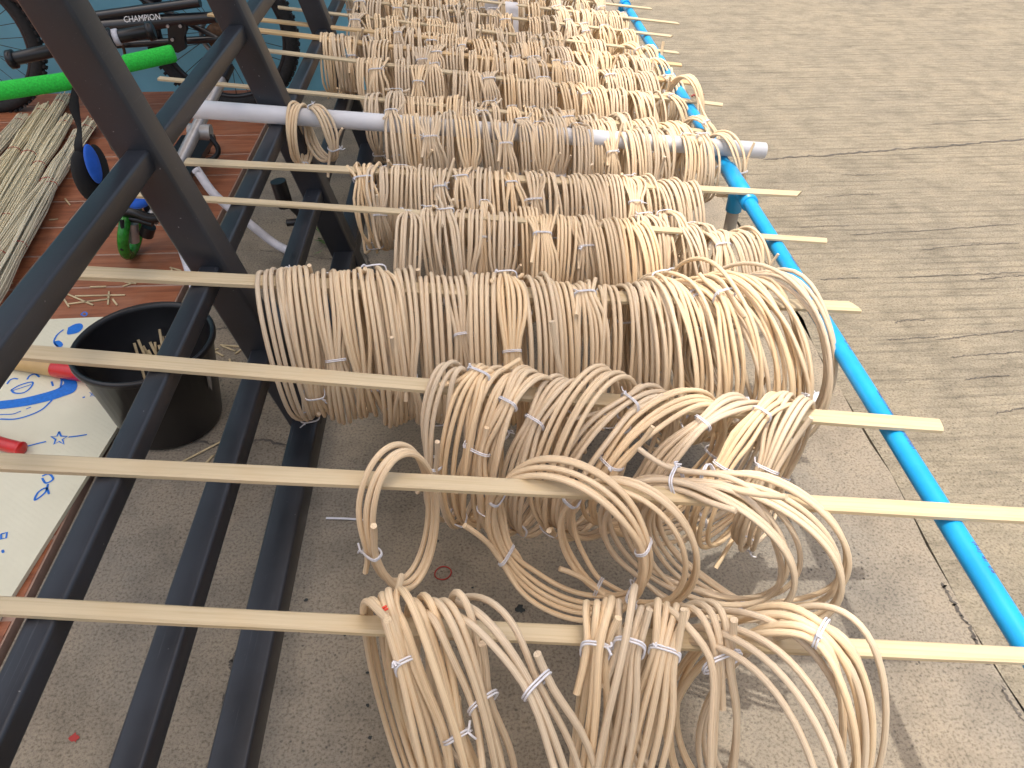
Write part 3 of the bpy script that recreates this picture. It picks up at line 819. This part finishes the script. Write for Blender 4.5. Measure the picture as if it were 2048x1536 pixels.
# ------------------------------------------------------------------ loose things under and beside the rack
# white pipe lying on the apron behind the fourth row
p0, p1 = at_z(1150, 832, 0.017), at_z(1640, 797, 0.017)
tag(link("loose_white_pipe", *sweep([p0, p1], 0.0165, 18)[:2], M['pvc']), "short white pipe lying on the ground behind the hanging coils", "pipe")
# rubber band, tie scrap, dead leaf, grime
def ring_on_ground(px, py, rr, rad, mat, name):
    c = at_z(px, py, rad)
    a = np.linspace(0, 2 * math.pi, 28, endpoint=False)
    P = np.stack([c[0] + rr * np.cos(a) * (1 + 0.06 * np.sin(2 * a)), c[1] + rr * np.sin(a) * 0.95, np.full(28, rad)], 1)
    return link(name, *sweep(P, rad, 6, closed=True)[:2], M[mat])
tag(ring_on_ground(886, 1146, 0.0155, 0.0013, 'red_mark', "rubber_band"), "red rubber band lying on the concrete", "rubber band")
p = [at_z(652, 1036, 0.003), at_z(690, 1037, 0.004), at_z(735, 1040, 0.003)]
tag(link("tie_scrap", *ribbon(smooth_path(p, 5), 0.005), M['tie']), "straight white tie scrap lying on the concrete", "tie")
p = [at_z(748, 918, 0.004), at_z(779, 923, 0.004)]
tag(link("cane_offcut", *sweep(p, 0.0035, 8)[:2], M['handle_wood']), "short cane offcut on the concrete in front of row four", "cane offcut")
c = at_z(1165, 890, 0.004)
lf = [c + np.array(v) for v in ((-.022, -.004, 0), (-.008, -.011, .006), (.012, -.006, .003), (.024, .006, .008), (.006, .012, .012), (-.012, .008, .006))]
tag(link("dry_leaf", lf, [[0, 1, 2, 5], [2, 3, 4, 5]], M['leaf_dry']), "small dark dry leaf on the shaded concrete", "leaf")
c = at_z(1395, 191, 0.004)
rg = np.random.default_rng(5)
P = np.array([c + np.array([0.03 * t, 0.012 * math.sin(t * 9), 0.002 * rg.random()]) for t in np.linspace(-1, 1, 16)])
tag(link("red_cord_scrap", *sweep(P, 0.0025, 5)[:2], M['red_mark']), "red cord scrap on the road beyond the blue pipe", "cord")

# small dark stains pressed flat into the concrete
def blot(px, py, s, mat, seed):
    c = at_z(px, py, 0.0018); rg = np.random.default_rng(seed)
    P = [c + np.array([s * math.cos(a) * rg.uniform(.5, 1.1), s * math.sin(a) * rg.uniform(.5, 1.1), 0]) for a in np.linspace(0, 6.28, 14, endpoint=False)]
    o = link("stain", P, [list(range(14))], M[mat], apron, smooth=False)
for k, (x, y, s) in enumerate([(1040, 1218, .010), (735, 1410, .004), (740, 1475, .004), (690, 1270, .003), (735, 1345, .003), (148, 1476, .009), (945, 1175, .003), (875, 1082, .004), (612, 1200, .005), (1140, 1480, .004)]):
    blot(x, y, s, 'dirt' if k != 5 else 'red_mark', k)

# weed at the foot of the rack
wd = thing("weed", "small green weed growing at the foot of the rack", "plant", tuple(at_z(664, 480, 0.0)))
rg = np.random.default_rng(9); V, F = [], []
for k in range(60):
    b = np.array([rg.normal(0, .018), rg.normal(0, .03), 0.0]); d = np.array([rg.normal(0, .02), rg.normal(0, .02), rg.uniform(.01, .05)])
    s = np.cross(d, [0, 0, 1]); s = s / (np.linalg.norm(s) + 1e-9) * 0.006
    i = len(V); V += [b, b + d * .6 + s, b + d, b + d * .6 - s]; F.append([i, i+1, i+2, i+3])
link("leaves", V, F, M['weed'], wd)["kind"] = "stuff"

# ------------------------------------------------------------------ bucket with offcuts
BX, BY = at_z(349, 838, 0)[:2]
bk = thing("bucket", "black plastic bucket with offcuts standing beside the mat", "bucket", (BX, BY, TILE_Z))
prof = [(0.0, 0.004), (0.100, 0.004), (0.108, 0.0), (0.110, 0.006), (0.139, 0.205), (0.143, 0.207), (0.1475, 0.212), (0.1475, 0.220), (0.143, 0.224), (0.137, 0.221), (0.1345, 0.212), (0.108, 0.012), (0.0, 0.010)]
link("body", *lathe(prof, 48), M['black'], bk)
# remains of a label on its side
a0 = math.radians(-18)
V, F = [], []
for i, aa in enumerate(np.linspace(a0, a0 + 0.13, 5)):
    for z in (0.110, 0.165):
        rr = 0.110 + (0.029) * (z - 0.006) / 0.2 + 0.001
        V.append((rr * math.cos(aa), rr * math.sin(aa), z + 0.01 * math.sin(i * 2.1)))
F = [[2*i, 2*i+2, 2*i+3, 2*i+1] for i in range(4)]
link("torn_label", V, F, M['silver'], bk)
rg = np.random.default_rng(3)
for k, (px_, py_, zt) in enumerate([(262, 678, .150), (272, 672, .155), (322, 648, .170), (310, 684, .14), (332, 672, .15), (286, 692, .135), (318, 690, .14), (296, 700, .13), (300, 684, .145), (327, 664, .15)]):
    tp_ = at_z(px_, py_, TILE_Z + zt)
    d = np.array([tp_[0] - BX, tp_[1] - BY]); dl = np.linalg.norm(d)
    if dl > 0.112: tp_[:2] = np.array([BX, BY]) + d / dl * 0.112
    lo = np.array([BX + d[0] * .3 + rg.uniform(-.03, .03), BY + d[1] * .25 + rg.uniform(-.01, .02), TILE_Z + .014])
    lo = tp_ + (lo - tp_) * rg.uniform(.75, 1.0); 
    o = link("straw_offcut", *sweep([tp_, lo], 0.0032, 5)[:2], M['chip'], smooth=False)
    tag(o, "straw offcut leaning inside the black bucket", "straw offcut", "straw offcuts in the bucket")
# offcuts scattered on the tiles and the concrete
def chip(px0, py0, px1, py1, z, group, label, w=0.0045):
    a, b = at_z(px0, py0, z), at_z(px1, py1, z)
    o = link("straw_offcut", *sweep([a, b], 1.0, prof=[(w/2, .0012), (-w/2, .0012), (-w/2, -.0012), (w/2, -.0012)], ref=(0, 0, 1))[:2], M['chip'], smooth=False)
    tag(o, label, "straw offcut", group)
z = TILE_Z + 0.0025
for q in [(2, 540, 30, 535), (0, 572, 26, 566), (24, 484, 38, 490), (130, 397, 140, 410), (98, 440, 116, 438), (180, 574, 212, 573), (245, 573, 270, 564), (118, 583, 138, 614), (120, 582, 186, 610), (135, 608, 218, 598),
          (218, 583, 216, 609), (225, 598, 234, 610), (340, 535, 362, 541), (342, 545, 344, 536), (250, 564, 272, 567), (150, 592, 250, 590), (60, 600, 90, 598), (20, 512, 45, 505)]:
    chip(*q, z, "straw offcuts scattered on the tiles", "short straw offcut lying on the red tiles")
for q in [(440, 690, 488, 694), (444, 692, 470, 702), (470, 708, 489, 694), (510, 688, 516, 678), (432, 704, 446, 712), (459, 718, 461, 728), (463, 730, 469, 724), (428, 727, 438, 731), (480, 686, 488, 684), (404, 935, 426, 911), (305, 925, 313, 930), (430, 700, 437, 697), (497, 690, 505, 700)]:
    chip(*q, 0.0025, "straw offcuts on the concrete by the bucket", "short straw offcut lying on the concrete behind the bucket")
a, b = at_z(348, 932, 0.003), at_z(462, 873, 0.004)
tag(link("long_reed", *sweep([a, b], 0.0022, 6)[:2], M['chip']), "long thin reed lying on the concrete by the bucket", "reed")

# ------------------------------------------------------------------ foam mat with blue print
MZ = TILE_Z + 0.010
cr = [np.array([-0.790, 1.715]), np.array([-0.880, 0.70])]
dx = np.array([-1.0, -0.02])
cs = [cr[0], cr[0] + dx * 1.1, cr[1] + dx * 1.1, cr[1]]
matr = thing("foam_mat", "cream foam play mat with blue space drawings on the tiles", "mat", (-1.2, 1.2, TILE_Z))
off = np.array(matr.location)
V = [(*c_, TILE_Z + 0.0005) for c_ in cs] + [(*c_, MZ) for c_ in cs]
F = [[4, 5, 6, 7], [0, 1, 5, 4], [1, 2, 6, 5], [2, 3, 7, 6], [3, 0, 4, 7]]
link("foam_sheet", np.array(V) - off, [f for f in F], M['foam'], matr, smooth=False)
zp = MZ + 0.0008
def stroke(pts, w=0.0045, n=8, closed=False):
    P = np.array([at_z(x, y, zp) for x, y in (pts + [pts[0]] if closed else pts)])
    P = smooth_path(P, n) if n > 1 else P
    V, F = ribbon(P - off, w)
    link("print_line", V, F, M['print_blue'], matr, smooth=False)
def fill(pts):
    P = smooth_path([at_z(x, y, zp) for x, y in pts + [pts[0]]], 6)[:-1] - off
    link("print_patch", P, [list(range(len(P)))], M['print_blue'], matr, smooth=False)
fill([(-10, 803), (40, 797), (80, 788), (110, 779), (122, 772), (128, 766), (124, 755), (140, 754), (152, 762), (154, 774), (146, 785), (125, 793), (100, 801), (50, 812), (-10, 818)])
stroke([(0, 750), (20, 742), (40, 736), (70, 733), (100, 738), (116, 748), (123, 760), (121, 775)])
stroke([(0, 838), (30, 838), (60, 830), (85, 818), (104, 800)]); stroke([(0, 829), (25, 828), (42, 822)], 0.003)
stroke([(14, 768), (20, 760), (28, 757), (36, 758)]); stroke([(54, 759), (60, 751), (70, 748), (79, 754)])
stroke([(22, 780), (40, 770), (64, 764), (62, 774), (48, 785), (30, 786), (22, 780)]); stroke([(26, 781), (44, 775), (62, 769)], 0.003)
stroke([(103, 763), (106, 772)]); stroke([(52, 818), (62, 814)], 0.003)
fill([(136, 655), (150, 648), (162, 647), (166, 654), (158, 664), (144, 668), (134, 668)])
stroke([(127, 659), (114, 670), (108, 684), (116, 694)]); fill([(108, 683), (118, 681), (126, 688), (122, 694), (112, 692)])
stroke([(162, 629), (168, 624), (174, 627), (170, 632)], 0.004, closed=True)
st = [(100 + 17 * math.sin(math.radians(36 * k)) * (1 if k % 2 == 0 else .42) + 18, 877 - 14 * math.cos(math.radians(36 * k)) * (1 if k % 2 == 0 else .42)) for k in range(10)]
stroke(st, 0.004, n=1, closed=True)
stroke([(52, 893), (75, 887), (92, 883)], 0.004, 3); stroke([(137, 874), (155, 872), (174, 869)], 0.004, 3)
st = [(187 + 9 * math.sin(math.radians(72 * 2 * k + 10)), 788 - 7 * math.cos(math.radians(72 * 2 * k + 10))) for k in range(5)]
stroke(st, 0.003, n=1, closed=True); stroke([(165, 795), (170, 794)], 0.005, 2)
stroke([(84, 952), (98, 948), (106, 958), (92, 966), (84, 956)]); stroke([(96, 968), (90, 985), (70, 1000), (76, 985), (92, 976), (98, 988)])
stroke([(2, 1068), (14, 1065), (12, 1076), (2, 1078), (2, 1068)], 0.004, 1); fill([(2, 1101), (7, 1099), (9, 1104), (4, 1106)])
# tool with wooden shaft and red grip on the mat
ta, tb, tc = at_z(-60, 708, MZ + .020), at_z(108, 738, MZ + .020), at_z(235, 756, MZ + .021)
tool = thing("hand_tool", "wooden tool shaft with red grip lying on the mat", "hand tool", tuple(tb))
link("shaft", *sweep(smooth_path([ta, (ta + tb) / 2, tb], 4) - tb, 0.019, 18)[:2], M['handle_wood'], tool)
link("grip", *sweep(np.array([tb, tb + (tc - tb) * .02, tb + (tc - tb) * .5, tb + (tc - tb) * .97, tc]) - tb, [0.019, 0.0205, 0.021, 0.021, 0.014], 18)[:2], M['red'], tool)
q = [at_z(-70, 860, MZ + .016), at_z(-20, 880, MZ + .016), at_z(12, 890, MZ + .016), at_z(36, 896, MZ + .015), at_z(46, 899, MZ + .014)]
pr = thing("pliers", "red plastic tool handle at the left edge of the mat", "pliers", tuple(q[0]))
link("handle", *sweep(smooth_path(np.array(q) - q[0], 5), np.concatenate([np.full(16, .015), np.linspace(.015, .017, 3), [.015, .008]]), 14)[:2], M['red'], pr)

# ------------------------------------------------------------------ bundles of reeds on the tiles
bund = [((-150, 470), (48, 232), .020, 3), ((-120, 520), (92, 210), .022, 4), ((-140, 640), (130, 190), .024, 5), ((-60, 560), (138, 232), .020, 6), ((-140, 700), (186, 240), .026, 7), ((-40, 640), (160, 262), .020, 8)]
BLAB = ["leftmost bundle of straw reeds tied with red bands", "second bundle of straw reeds from the left on the tiles", "bundle of straw reeds reaching farthest towards the wall", "short bundle of straw reeds between two longer ones",
        "rightmost bundle of straw reeds beside the hanging strap", "front bundle of straw reeds lying nearest the black rack"]
for k, (a, b, rr, sd) in enumerate(bund):
    rg = np.random.default_rng(sd)
    A, B = at_z(*a, TILE_Z + rr + .004 + .012 * (k % 3)), at_z(*b, TILE_Z + rr + .002 + 0.01 * (k % 2))
    root = thing("reed_bundle", BLAB[k], "reed bundle", tuple(A), "reed bundles on the tiles")
    d = B - A; L = np.linalg.norm(d); d /= L
    s = np.cross(d, [0, 0, 1]); s /= np.linalg.norm(s); u = np.cross(s, d)
    parts = []
    tie_t = [0.93, 0.62, 0.30]
    for j in range(70):
        a_, q_ = rg.uniform(0, 6.28), math.sqrt(rg.uniform(0, 1))
        o1 = (s * math.cos(a_) + u * math.sin(a_) * .75) * q_ * rr
        ts = np.linspace(0, rg.uniform(.965, 1.0), 9)
        fl = 1 + 0.35 * np.sin(np.interp(ts, [0, .30, .62, .93, 1], [0, math.pi, 2*math.pi, 3*math.pi, 3.3*math.pi]) * 1.0) ** 2
        P = d[None] * (ts * L)[:, None] + o1[None] * fl[:, None] + rg.normal(0, .0012, (9, 3))
        parts.append(sweep(P, 0.0021, 5, len0=rg.uniform(0, 30)))
    V, F, at = merge(parts)
    link("reeds", V, F, M['reed'], root, attr=at)["kind"] = "stuff"
    for t in tie_t:
        aa = np.linspace(0, 6.28, 18, endpoint=False)
        ring = d * t * L + (rr * 1.06) * (np.cos(aa)[:, None] * s + .78 * np.sin(aa)[:, None] * u)
        link("band", *sweep(ring, 0.0014, 5, closed=True)[:2], M['red_mark'], root)

# ------------------------------------------------------------------ the black bicycle by the wall
bik = thing("bicycle", "large black bicycle leaning at the teal wall", "bicycle", (-0.98, 3.26, 0.0))
bo = np.array(bik.location)
def bpart(name, geo, mat, parent=bik, smooth=True):
    return link(name, np.asarray(geo[0], float) - bo, geo[1], M[mat], parent, smooth)
def ring_path(c, R, n=48): 
    a = np.linspace(0, 2 * math.pi, n, endpoint=False)
    return np.stack([c[0] + R * np.cos(a), np.full(n, c[1]), c[2] + R * np.sin(a)], 1)
def wheel(cx, cy, R):
    c = np.array([cx, cy, R])
    w_ = bpart("wheel", sweep(ring_path(c, R - .052), 0.011, 8, closed=True), 'black_metal')
    tyre = bpart("tyre", sweep(ring_path(c, R - .025, 72), 0.026, 12, closed=True), 'rubber', w_)
    parts = []
    for k in range(72):
        a = 2 * math.pi * k / 72
        for sy in (-1, 1):
            p = c + np.array([math.cos(a + .02 * sy) * (R + .001), sy * .011, math.sin(a + .02 * sy) * (R + .001)])
            parts.append((np.array(boxv(-.006, .006, -.008, .008, -.004, .004)[0]) @ np.array([[-math.sin(a), 0, math.cos(a)], [0, 1, 0], [math.cos(a), 0, math.sin(a)]]) + p, boxv(0, 1, 0, 1, 0, 1)[1]))
    V, F, _ = merge(parts); bpart("tread", (V, F), 'rubber', w_, False)
    parts = []
    for k in range(28):
        a = 2 * math.pi * k / 28; b = a + (0.9 if k % 2 else -0.9)
        parts.append(sweep([c + np.array([.02 * math.cos(b), .02 * (1 if k % 4 < 2 else -1), .02 * math.sin(b)]), c + np.array([math.cos(a), 0, math.sin(a)]) * (R - .055)], 0.0014, 4))
    V, F, _ = merge(parts); bpart("spokes", (V, F), 'black_metal', w_)
    bpart("hub", sweep([c - [0, .05, 0], c + [0, .05, 0]], 0.022, 16), 'black_metal', w_)
    bpart("brake_disc", sweep(ring_path(c - [0, .03, 0], .072, 40), 0.010, 4, closed=True), 'silver', w_)
wheel(-1.00, 3.27, 0.30); wheel(-2.02, 3.27, 0.30)
hb = np.array([-1.00, 3.27, 0.30]); bb = np.array([-1.46, 3.25, 0.27])
for name, a, b, rr in (("chain_stay", hb - [0, .06, 0], bb, .014), ("seat_stay", hb - [0, .06, 0], np.array([-1.52, 3.27, .58]), .011), ("seat_tube", bb, np.array([-1.60, 3.27, .72]), .018),
                       ("down_tube", bb, np.array([-1.98, 3.27, .60]), .024), ("top_tube", np.array([-1.56, 3.27, .62]), np.array([-1.97, 3.27, .66]), .02)):
    bpart(name, sweep([a, b], rr, 14), 'black_metal')
# swing arm with its lettering seen through the rack
ca, cb = at_y(170, 56, 3.12), at_y(432, 34, 3.12)
bpart("swing_arm", sweep([ca, ca * .7 + cb * .3, cb], [.030, .029, .020], 16), 'black_metal')
ca2, cb2 = at_y(180, 34, 3.12), at_y(400, 4, 3.12)
bpart("swing_arm_brace", sweep([ca2, cb2], .018, 14), 'black_metal')
V, F = text_mesh("CHAMPION", 0.034)
if len(V):
    dd = (cb - ca); dd /= np.linalg.norm(dd); upv = np.array([0, 0.35, 0.93]); upv -= dd * upv.dot(dd); upv /= np.linalg.norm(upv)
    nrm = np.cross(dd, upv)
    base = at_y(256, 47, 3.12)
    W = base + np.outer(V[:, 0] * .78, dd) + np.outer(V[:, 1] * .9, upv) + nrm * .0315
    bpart("lettering", (W, F), 'white_ink', smooth=False)
mud = [at_y(334, 48, 3.1), at_y(370, 42, 3.1), at_y(373, 62, 3.1), at_y(368, 74, 3.1), at_y(371, 98, 3.1), at_y(356, 106, 3.1), at_y(338, 102, 3.1), at_y(336, 76, 3.1)]
Vb = mud + [m + np.array([0, .03, 0]) for m in mud]; n = len(mud)
bpart("chain_guide", (Vb, [list(range(n)), [n + i for i in range(n)][::-1]] + [[i, n + i, n + (i+1) % n, (i+1) % n] for i in range(n)]), 'black', smooth=False)
for x, y in ((336, 52), (361, 52), (345, 79)):
    c = at_y(x, y, 3.095); bpart("bolt", sweep([c, c - [0, .006, 0]], .006, 10), 'silver')
bpart("chain_ring", sweep(ring_path(np.array([-1.46, 3.20, .27]), .085, 40), .006, 5, closed=True), 'rust')
bpart("crank", sweep([bb - [0, .08, 0], bb + [.05, -.10, -.16]], .012, 10), 'black_metal')
pd = bb + np.array([.05, -.14, -.16]); bpart("pedal", boxv(pd[0]-.05, pd[0]+.05, pd[1]-.05, pd[1]+.04, pd[2]-.012, pd[2]+.012), 'black', smooth=False)
bpart("cassette", lathe([(0.0, -.02), (.03, -.02), (.055, .0), (.03, .02), (0, .02)], 20, (0, 0, 0)), 'rust').matrix_local = Matrix.Translation(Vector(bo) * 0 + Vector((-0.02, -0.03, 0.30))) @ Matrix.Rotation(math.pi/2, 4, 'X') @ Matrix.Translation(Vector(bo))

# ------------------------------------------------------------------ scooter with black grips
def grip_bar(root, name, pa, pb, rr, mat, caps=None):
    o = np.array(root.location)
    d = (pb - pa) / np.linalg.norm(pb - pa)
    return link(name, *sweep(np.array([pa, pa + d * .004, pb - d * .008, pb - d * .002, pb]) - o, [rr * .9, rr, rr, rr * .92, rr * .6], 20)[:2], M[mat], root)
sco = thing("kick_scooter", "small scooter with black handlebar grips behind the rack leg", "scooter", tuple(at_z(205, 330, TILE_Z)))
so = np.array(sco.location); SY = 2.25
gl0, gl1, gr0, gr1 = at_y(22, 119, SY - .04), at_y(110, 100, SY - .02), at_y(236, 74, SY + .02), at_y(303, 62, SY + .04)
link("handlebar", *sweep(np.array([gl1, (gl1 + gr0) / 2, gr0]) - so, .011, 12)[:2], M['black_metal'], sco)
grip_bar(sco, "grip", gl1, gl0, .0175, 'black'); grip_bar(sco, "grip", gr0, gr1, .0175, 'black')
for g0, g1 in ((gl1, gl0), (gr0, gr1)):
    d = (g1 - g0) / np.linalg.norm(g1 - g0)
    link("grip_end", *sweep(np.array([g1 - d * .012, g1 - d * .01, g1 + d * .004, g1 + d * .008]) - so, [.018, .025, .025, .019], 20)[:2], M['black'], sco)
d = (gr1 - gr0) / np.linalg.norm(gr1 - gr0)
link("collar", *sweep(np.array([gr0 - d * .012, gr0 - d * .011, gr0 + d * .003, gr0 + d * .004]) - so, [.018, .022, .022, .018], 18)[:2], M['white_metal'], sco)
link("stop_ring", *sweep(np.array([gr0 - d * .034, gr0 - d * .033, gr0 - d * .014, gr0 - d * .012]) - so, [.018, .027, .027, .018], 18)[:2], M['black'], sco)
hc = (gl1 + gr0) / 2; ft = np.array([hc[0] + .05, SY + .05, .10])
link("stem", *sweep(np.array([hc, ft]) - so, .015, 14)[:2], M['black_metal'], sco)
link("deck", *boxv(ft[0] - .06 - so[0], ft[0] + .06 - so[0], SY + .08 - so[1], SY + .5 - so[1], .07, .09), M['black'], sco, smooth=False)
for yy in (SY + .04, SY + .54):
    c = np.array([ft[0], yy, .058]) - so
    a = np.linspace(0, 2 * math.pi, 28, endpoint=False)
    link("wheel", *sweep(np.stack([np.full(28, c[0]), c[1] + .038 * np.cos(a), .05 + .038 * np.sin(a)], 1), .012, 8, closed=True)[:2], M['rubber'], sco)

# ------------------------------------------------------------------ child's tricycle with green grips
tri = thing("tricycle", "child's tricycle with green foam grips and white frame tubes", "tricycle", tuple(at_z(268, 492, TILE_Z)))
to = np.array(tri.location); TY = 2.02
def tp(name, geo, mat, smooth=True): return link(name, np.asarray(geo[0], float) - to, geo[1], M[mat], tri, smooth)
a0, a1, b0, b1 = at_y(-40, 188, TY - .10), at_y(165, 158, TY - .02), at_y(250, 128, TY + .02), at_y(350, 106, TY + .06)
grip_bar(tri, "grip", a1, a0, .0215, 'green'); grip_bar(tri, "grip", b0, b1, .0215, 'green')
tp("handlebar", sweep([a1, (a1 + b0) / 2, b0 + (b1 - b0) * .05], .013, 12), 'black_metal')
hc = (a1 + b0) / 2
fork = at_y(300, 425, TY + .01)
tp("stem", sweep([hc, hc * .4 + fork * .6, fork], .014, 12), 'black_metal')
# leaning grey post
g0, g1 = at_y(303, 442, TY - .02), at_y(442, 158, TY + .42)
tp("post", sweep([g0, g1], .0185, 16), 'silver')
tp("post_cap", sweep([g1, g1 + (g1 - g0) * .10], .022, 14), 'black')
cl = g0 * .36 + g1 * .64
cl = at_y(398, 262, TY + .26)
tp("clamp", sweep([cl + [-.03, 0, 0], cl + [.035, 0, -.005]], .024, 14), 'silver')
tp("clamp_lever", sweep(smooth_path([cl + [.03, -.01, -.01], cl + [.05, -.02, -.05], cl + [.03, -.03, -.075], cl + [-.02, -.04, -.08]], 5), .008, 8), 'black')
tp("fork_crown", sweep(smooth_path([at_y(222, 430, TY), at_y(262, 424, TY - .02), at_y(302, 436, TY - .03), at_y(336, 430, TY - .02), at_y(352, 424, TY)], 5), .014, 10), 'black')
tp("fork_crown", sweep(smooth_path([at_y(226, 440, TY), at_y(265, 438, TY - .02), at_y(305, 448, TY - .03)], 5), .009, 8), 'black')
tp("fork_leg", sweep([at_y(264, 445, TY - .01), at_y(267, 482, TY - .01)], .017, 12), 'silver')
tp("fork_leg", sweep([at_y(298, 452, TY - .01), at_y(292, 470, TY - .01)], .020, 12), 'black')
wc = at_y(262, 462, TY + .02)
a = np.linspace(0, 2 * math.pi, 36, endpoint=False)
wr = wc[2] - TILE_Z - .004
wl = tp("wheel", sweep(np.stack([wc[0] + .02 * np.sin(a), wc[1] + (wr - .014) * np.cos(a), wc[2] + (wr - .014) * np.sin(a)], 1), .016, 10, closed=True), 'green_clear')
tp("frame_tube", sweep(smooth_path([at_y(340, 425, TY - .02), at_y(358, 478, TY - .10), at_z(392, 585, .10), at_z(402, 640, .06)], 6), .0125, 14), 'white_metal')
tp("frame_tube", sweep(smooth_path([at_y(392, 338, TY + .06), at_y(432, 392, TY + .02), at_y(500, 448, TY), at_z(548, 486, .06), at_z(590, 508, .05)], 6), .0125, 14), 'white_metal')
tp("peg", sweep([at_y(388, 345, TY + .05), at_y(398, 338, TY + .05)], .007, 10), 'white_metal')
# seat with blue pad and hanging strap
def pod(c, rx, ry, rz, n=14):
    V, F = [], []
    for i in range(n + 1):
        p = math.pi * i / n
        for k in range(20):
            a = 2 * math.pi * k / 20
            V.append((c[0] + rx * math.sin(p) * math.cos(a), c[1] + ry * math.sin(p) * math.sin(a), c[2] + rz * math.cos(p)))
    for i in range(n):
        for k in range(20): F.append([i*20+k, (i+1)*20+k, (i+1)*20+(k+1) % 20, i*20+(k+1) % 20])
    return V, F
SY2 = 1.86
tp("seat", pod(at_y(176, 352, SY2), .030, .05, .070), 'webbing')
tp("seat_pad", pod(at_y(186, 328, SY2 - .035), .011, .03, .050), 'seat_blue')
tp("seat_side", pod(at_y(198, 332, SY2), .014, .04, .055), 'webbing')
tp("seat_base", pod(at_y(274, 385, SY2 + .05), .03, .05, .04), 'webbing')
tp("seat_trim", pod(at_y(280, 395, SY2 + .04), .035, .05, .022), 'seat_blue')
st = smooth_path([at_y(150, 176, TY - .05), at_y(148, 215, TY - .07), at_y(158, 255, TY - .1), at_y(156, 290, SY2), at_y(162, 325, SY2)], 6)
wd_ = np.interp(np.linspace(0, 1, len(st)), [0, .25, .5, .75, 1], [.016, .026, .010, .02, .026])
Vs = np.concatenate([st + np.stack([wd_ / 2, wd_ * 0, wd_ * 0], 1), st - np.stack([wd_ / 2, wd_ * 0, wd_ * 0], 1), ])
Vs = np.concatenate([Vs, Vs + [0, .003, 0]]); n = len(st)
Fs = []
for i in range(n - 1):
    Fs += [[i, i+1, n+i+1, n+i], [2*n+i, 3*n+i, 3*n+i+1, 2*n+i+1], [i, 2*n+i, 2*n+i+1, i+1], [n+i, n+i+1, 3*n+i+1, 3*n+i]]
tp("strap", (Vs, Fs), 'webbing')
tp("strap", sweep(smooth_path([at_y(243, 440, TY - .04), at_y(247, 470, TY - .05), at_y(244, 500, TY - .06)], 5), .006, 6), 'webbing')
tp("buckle", pod(at_y(228, 285, TY), .014, .014, .03), 'black')
tp("buckle", pod(at_y(210, 465, TY), .012, .012, .016), 'black')
pdl = at_y(566, 388, 1.95)
tp("pedal", sweep([at_y(556, 362, 1.95), at_y(572, 412, 1.95)], .022, 12), 'black')
tp("foot_peg", sweep([at_y(574, 446, 1.9), at_y(596, 444, 1.9)], .010, 10), 'black')
tp("axle", sweep([at_y(560, 390, 1.97), at_y(600, 430, 1.97)], .010, 10), 'black_metal')

# ------------------------------------------------------------------ white paper strips hung among the far coils
def paper(row, x, w_px, drop, label, seed):
    rg = np.random.default_rng(seed); R = rods[row]; P = R.at(x); P1 = R.at(x + w_px)
    wv = P1 - P; o = thing("paper_strip", label, "paper", tuple(P))
    nx, nz = 7, 10; V, F = [], []
    for j in range(nz):
        f = j / (nz - 1)
        for i in range(nx):
            g_ = i / (nx - 1)
            yy = -0.014 - 0.018 * f + 0.004 * math.sin(g_ * 5 + f * 6 + seed) + rg.normal(0, .0008)
            V.append(wv * (g_ - .0) * (1 - .12 * f) + np.array([.006 * f, yy if j > 0 else -.002, R.top + .005 - drop * f]))
    for j in range(nz - 1):
        for i in range(nx - 1): F.append([j*nx+i, j*nx+i+1, (j+1)*nx+i+1, (j+1)*nx+i])
    k = len(V); V2 = [v + np.array([0, .0012, 0]) for v in V]; 
    link("sheet", V + V2, F + [[a + k for a in f[::-1]] for f in F], M['paper'], o)
paper(14, 962, 34, 0.14, "wider white paper strip hanging among the farthest coils", 1)
paper(13, 1010, 26, 0.10, "narrower white paper strip hanging among the farthest coils", 2)
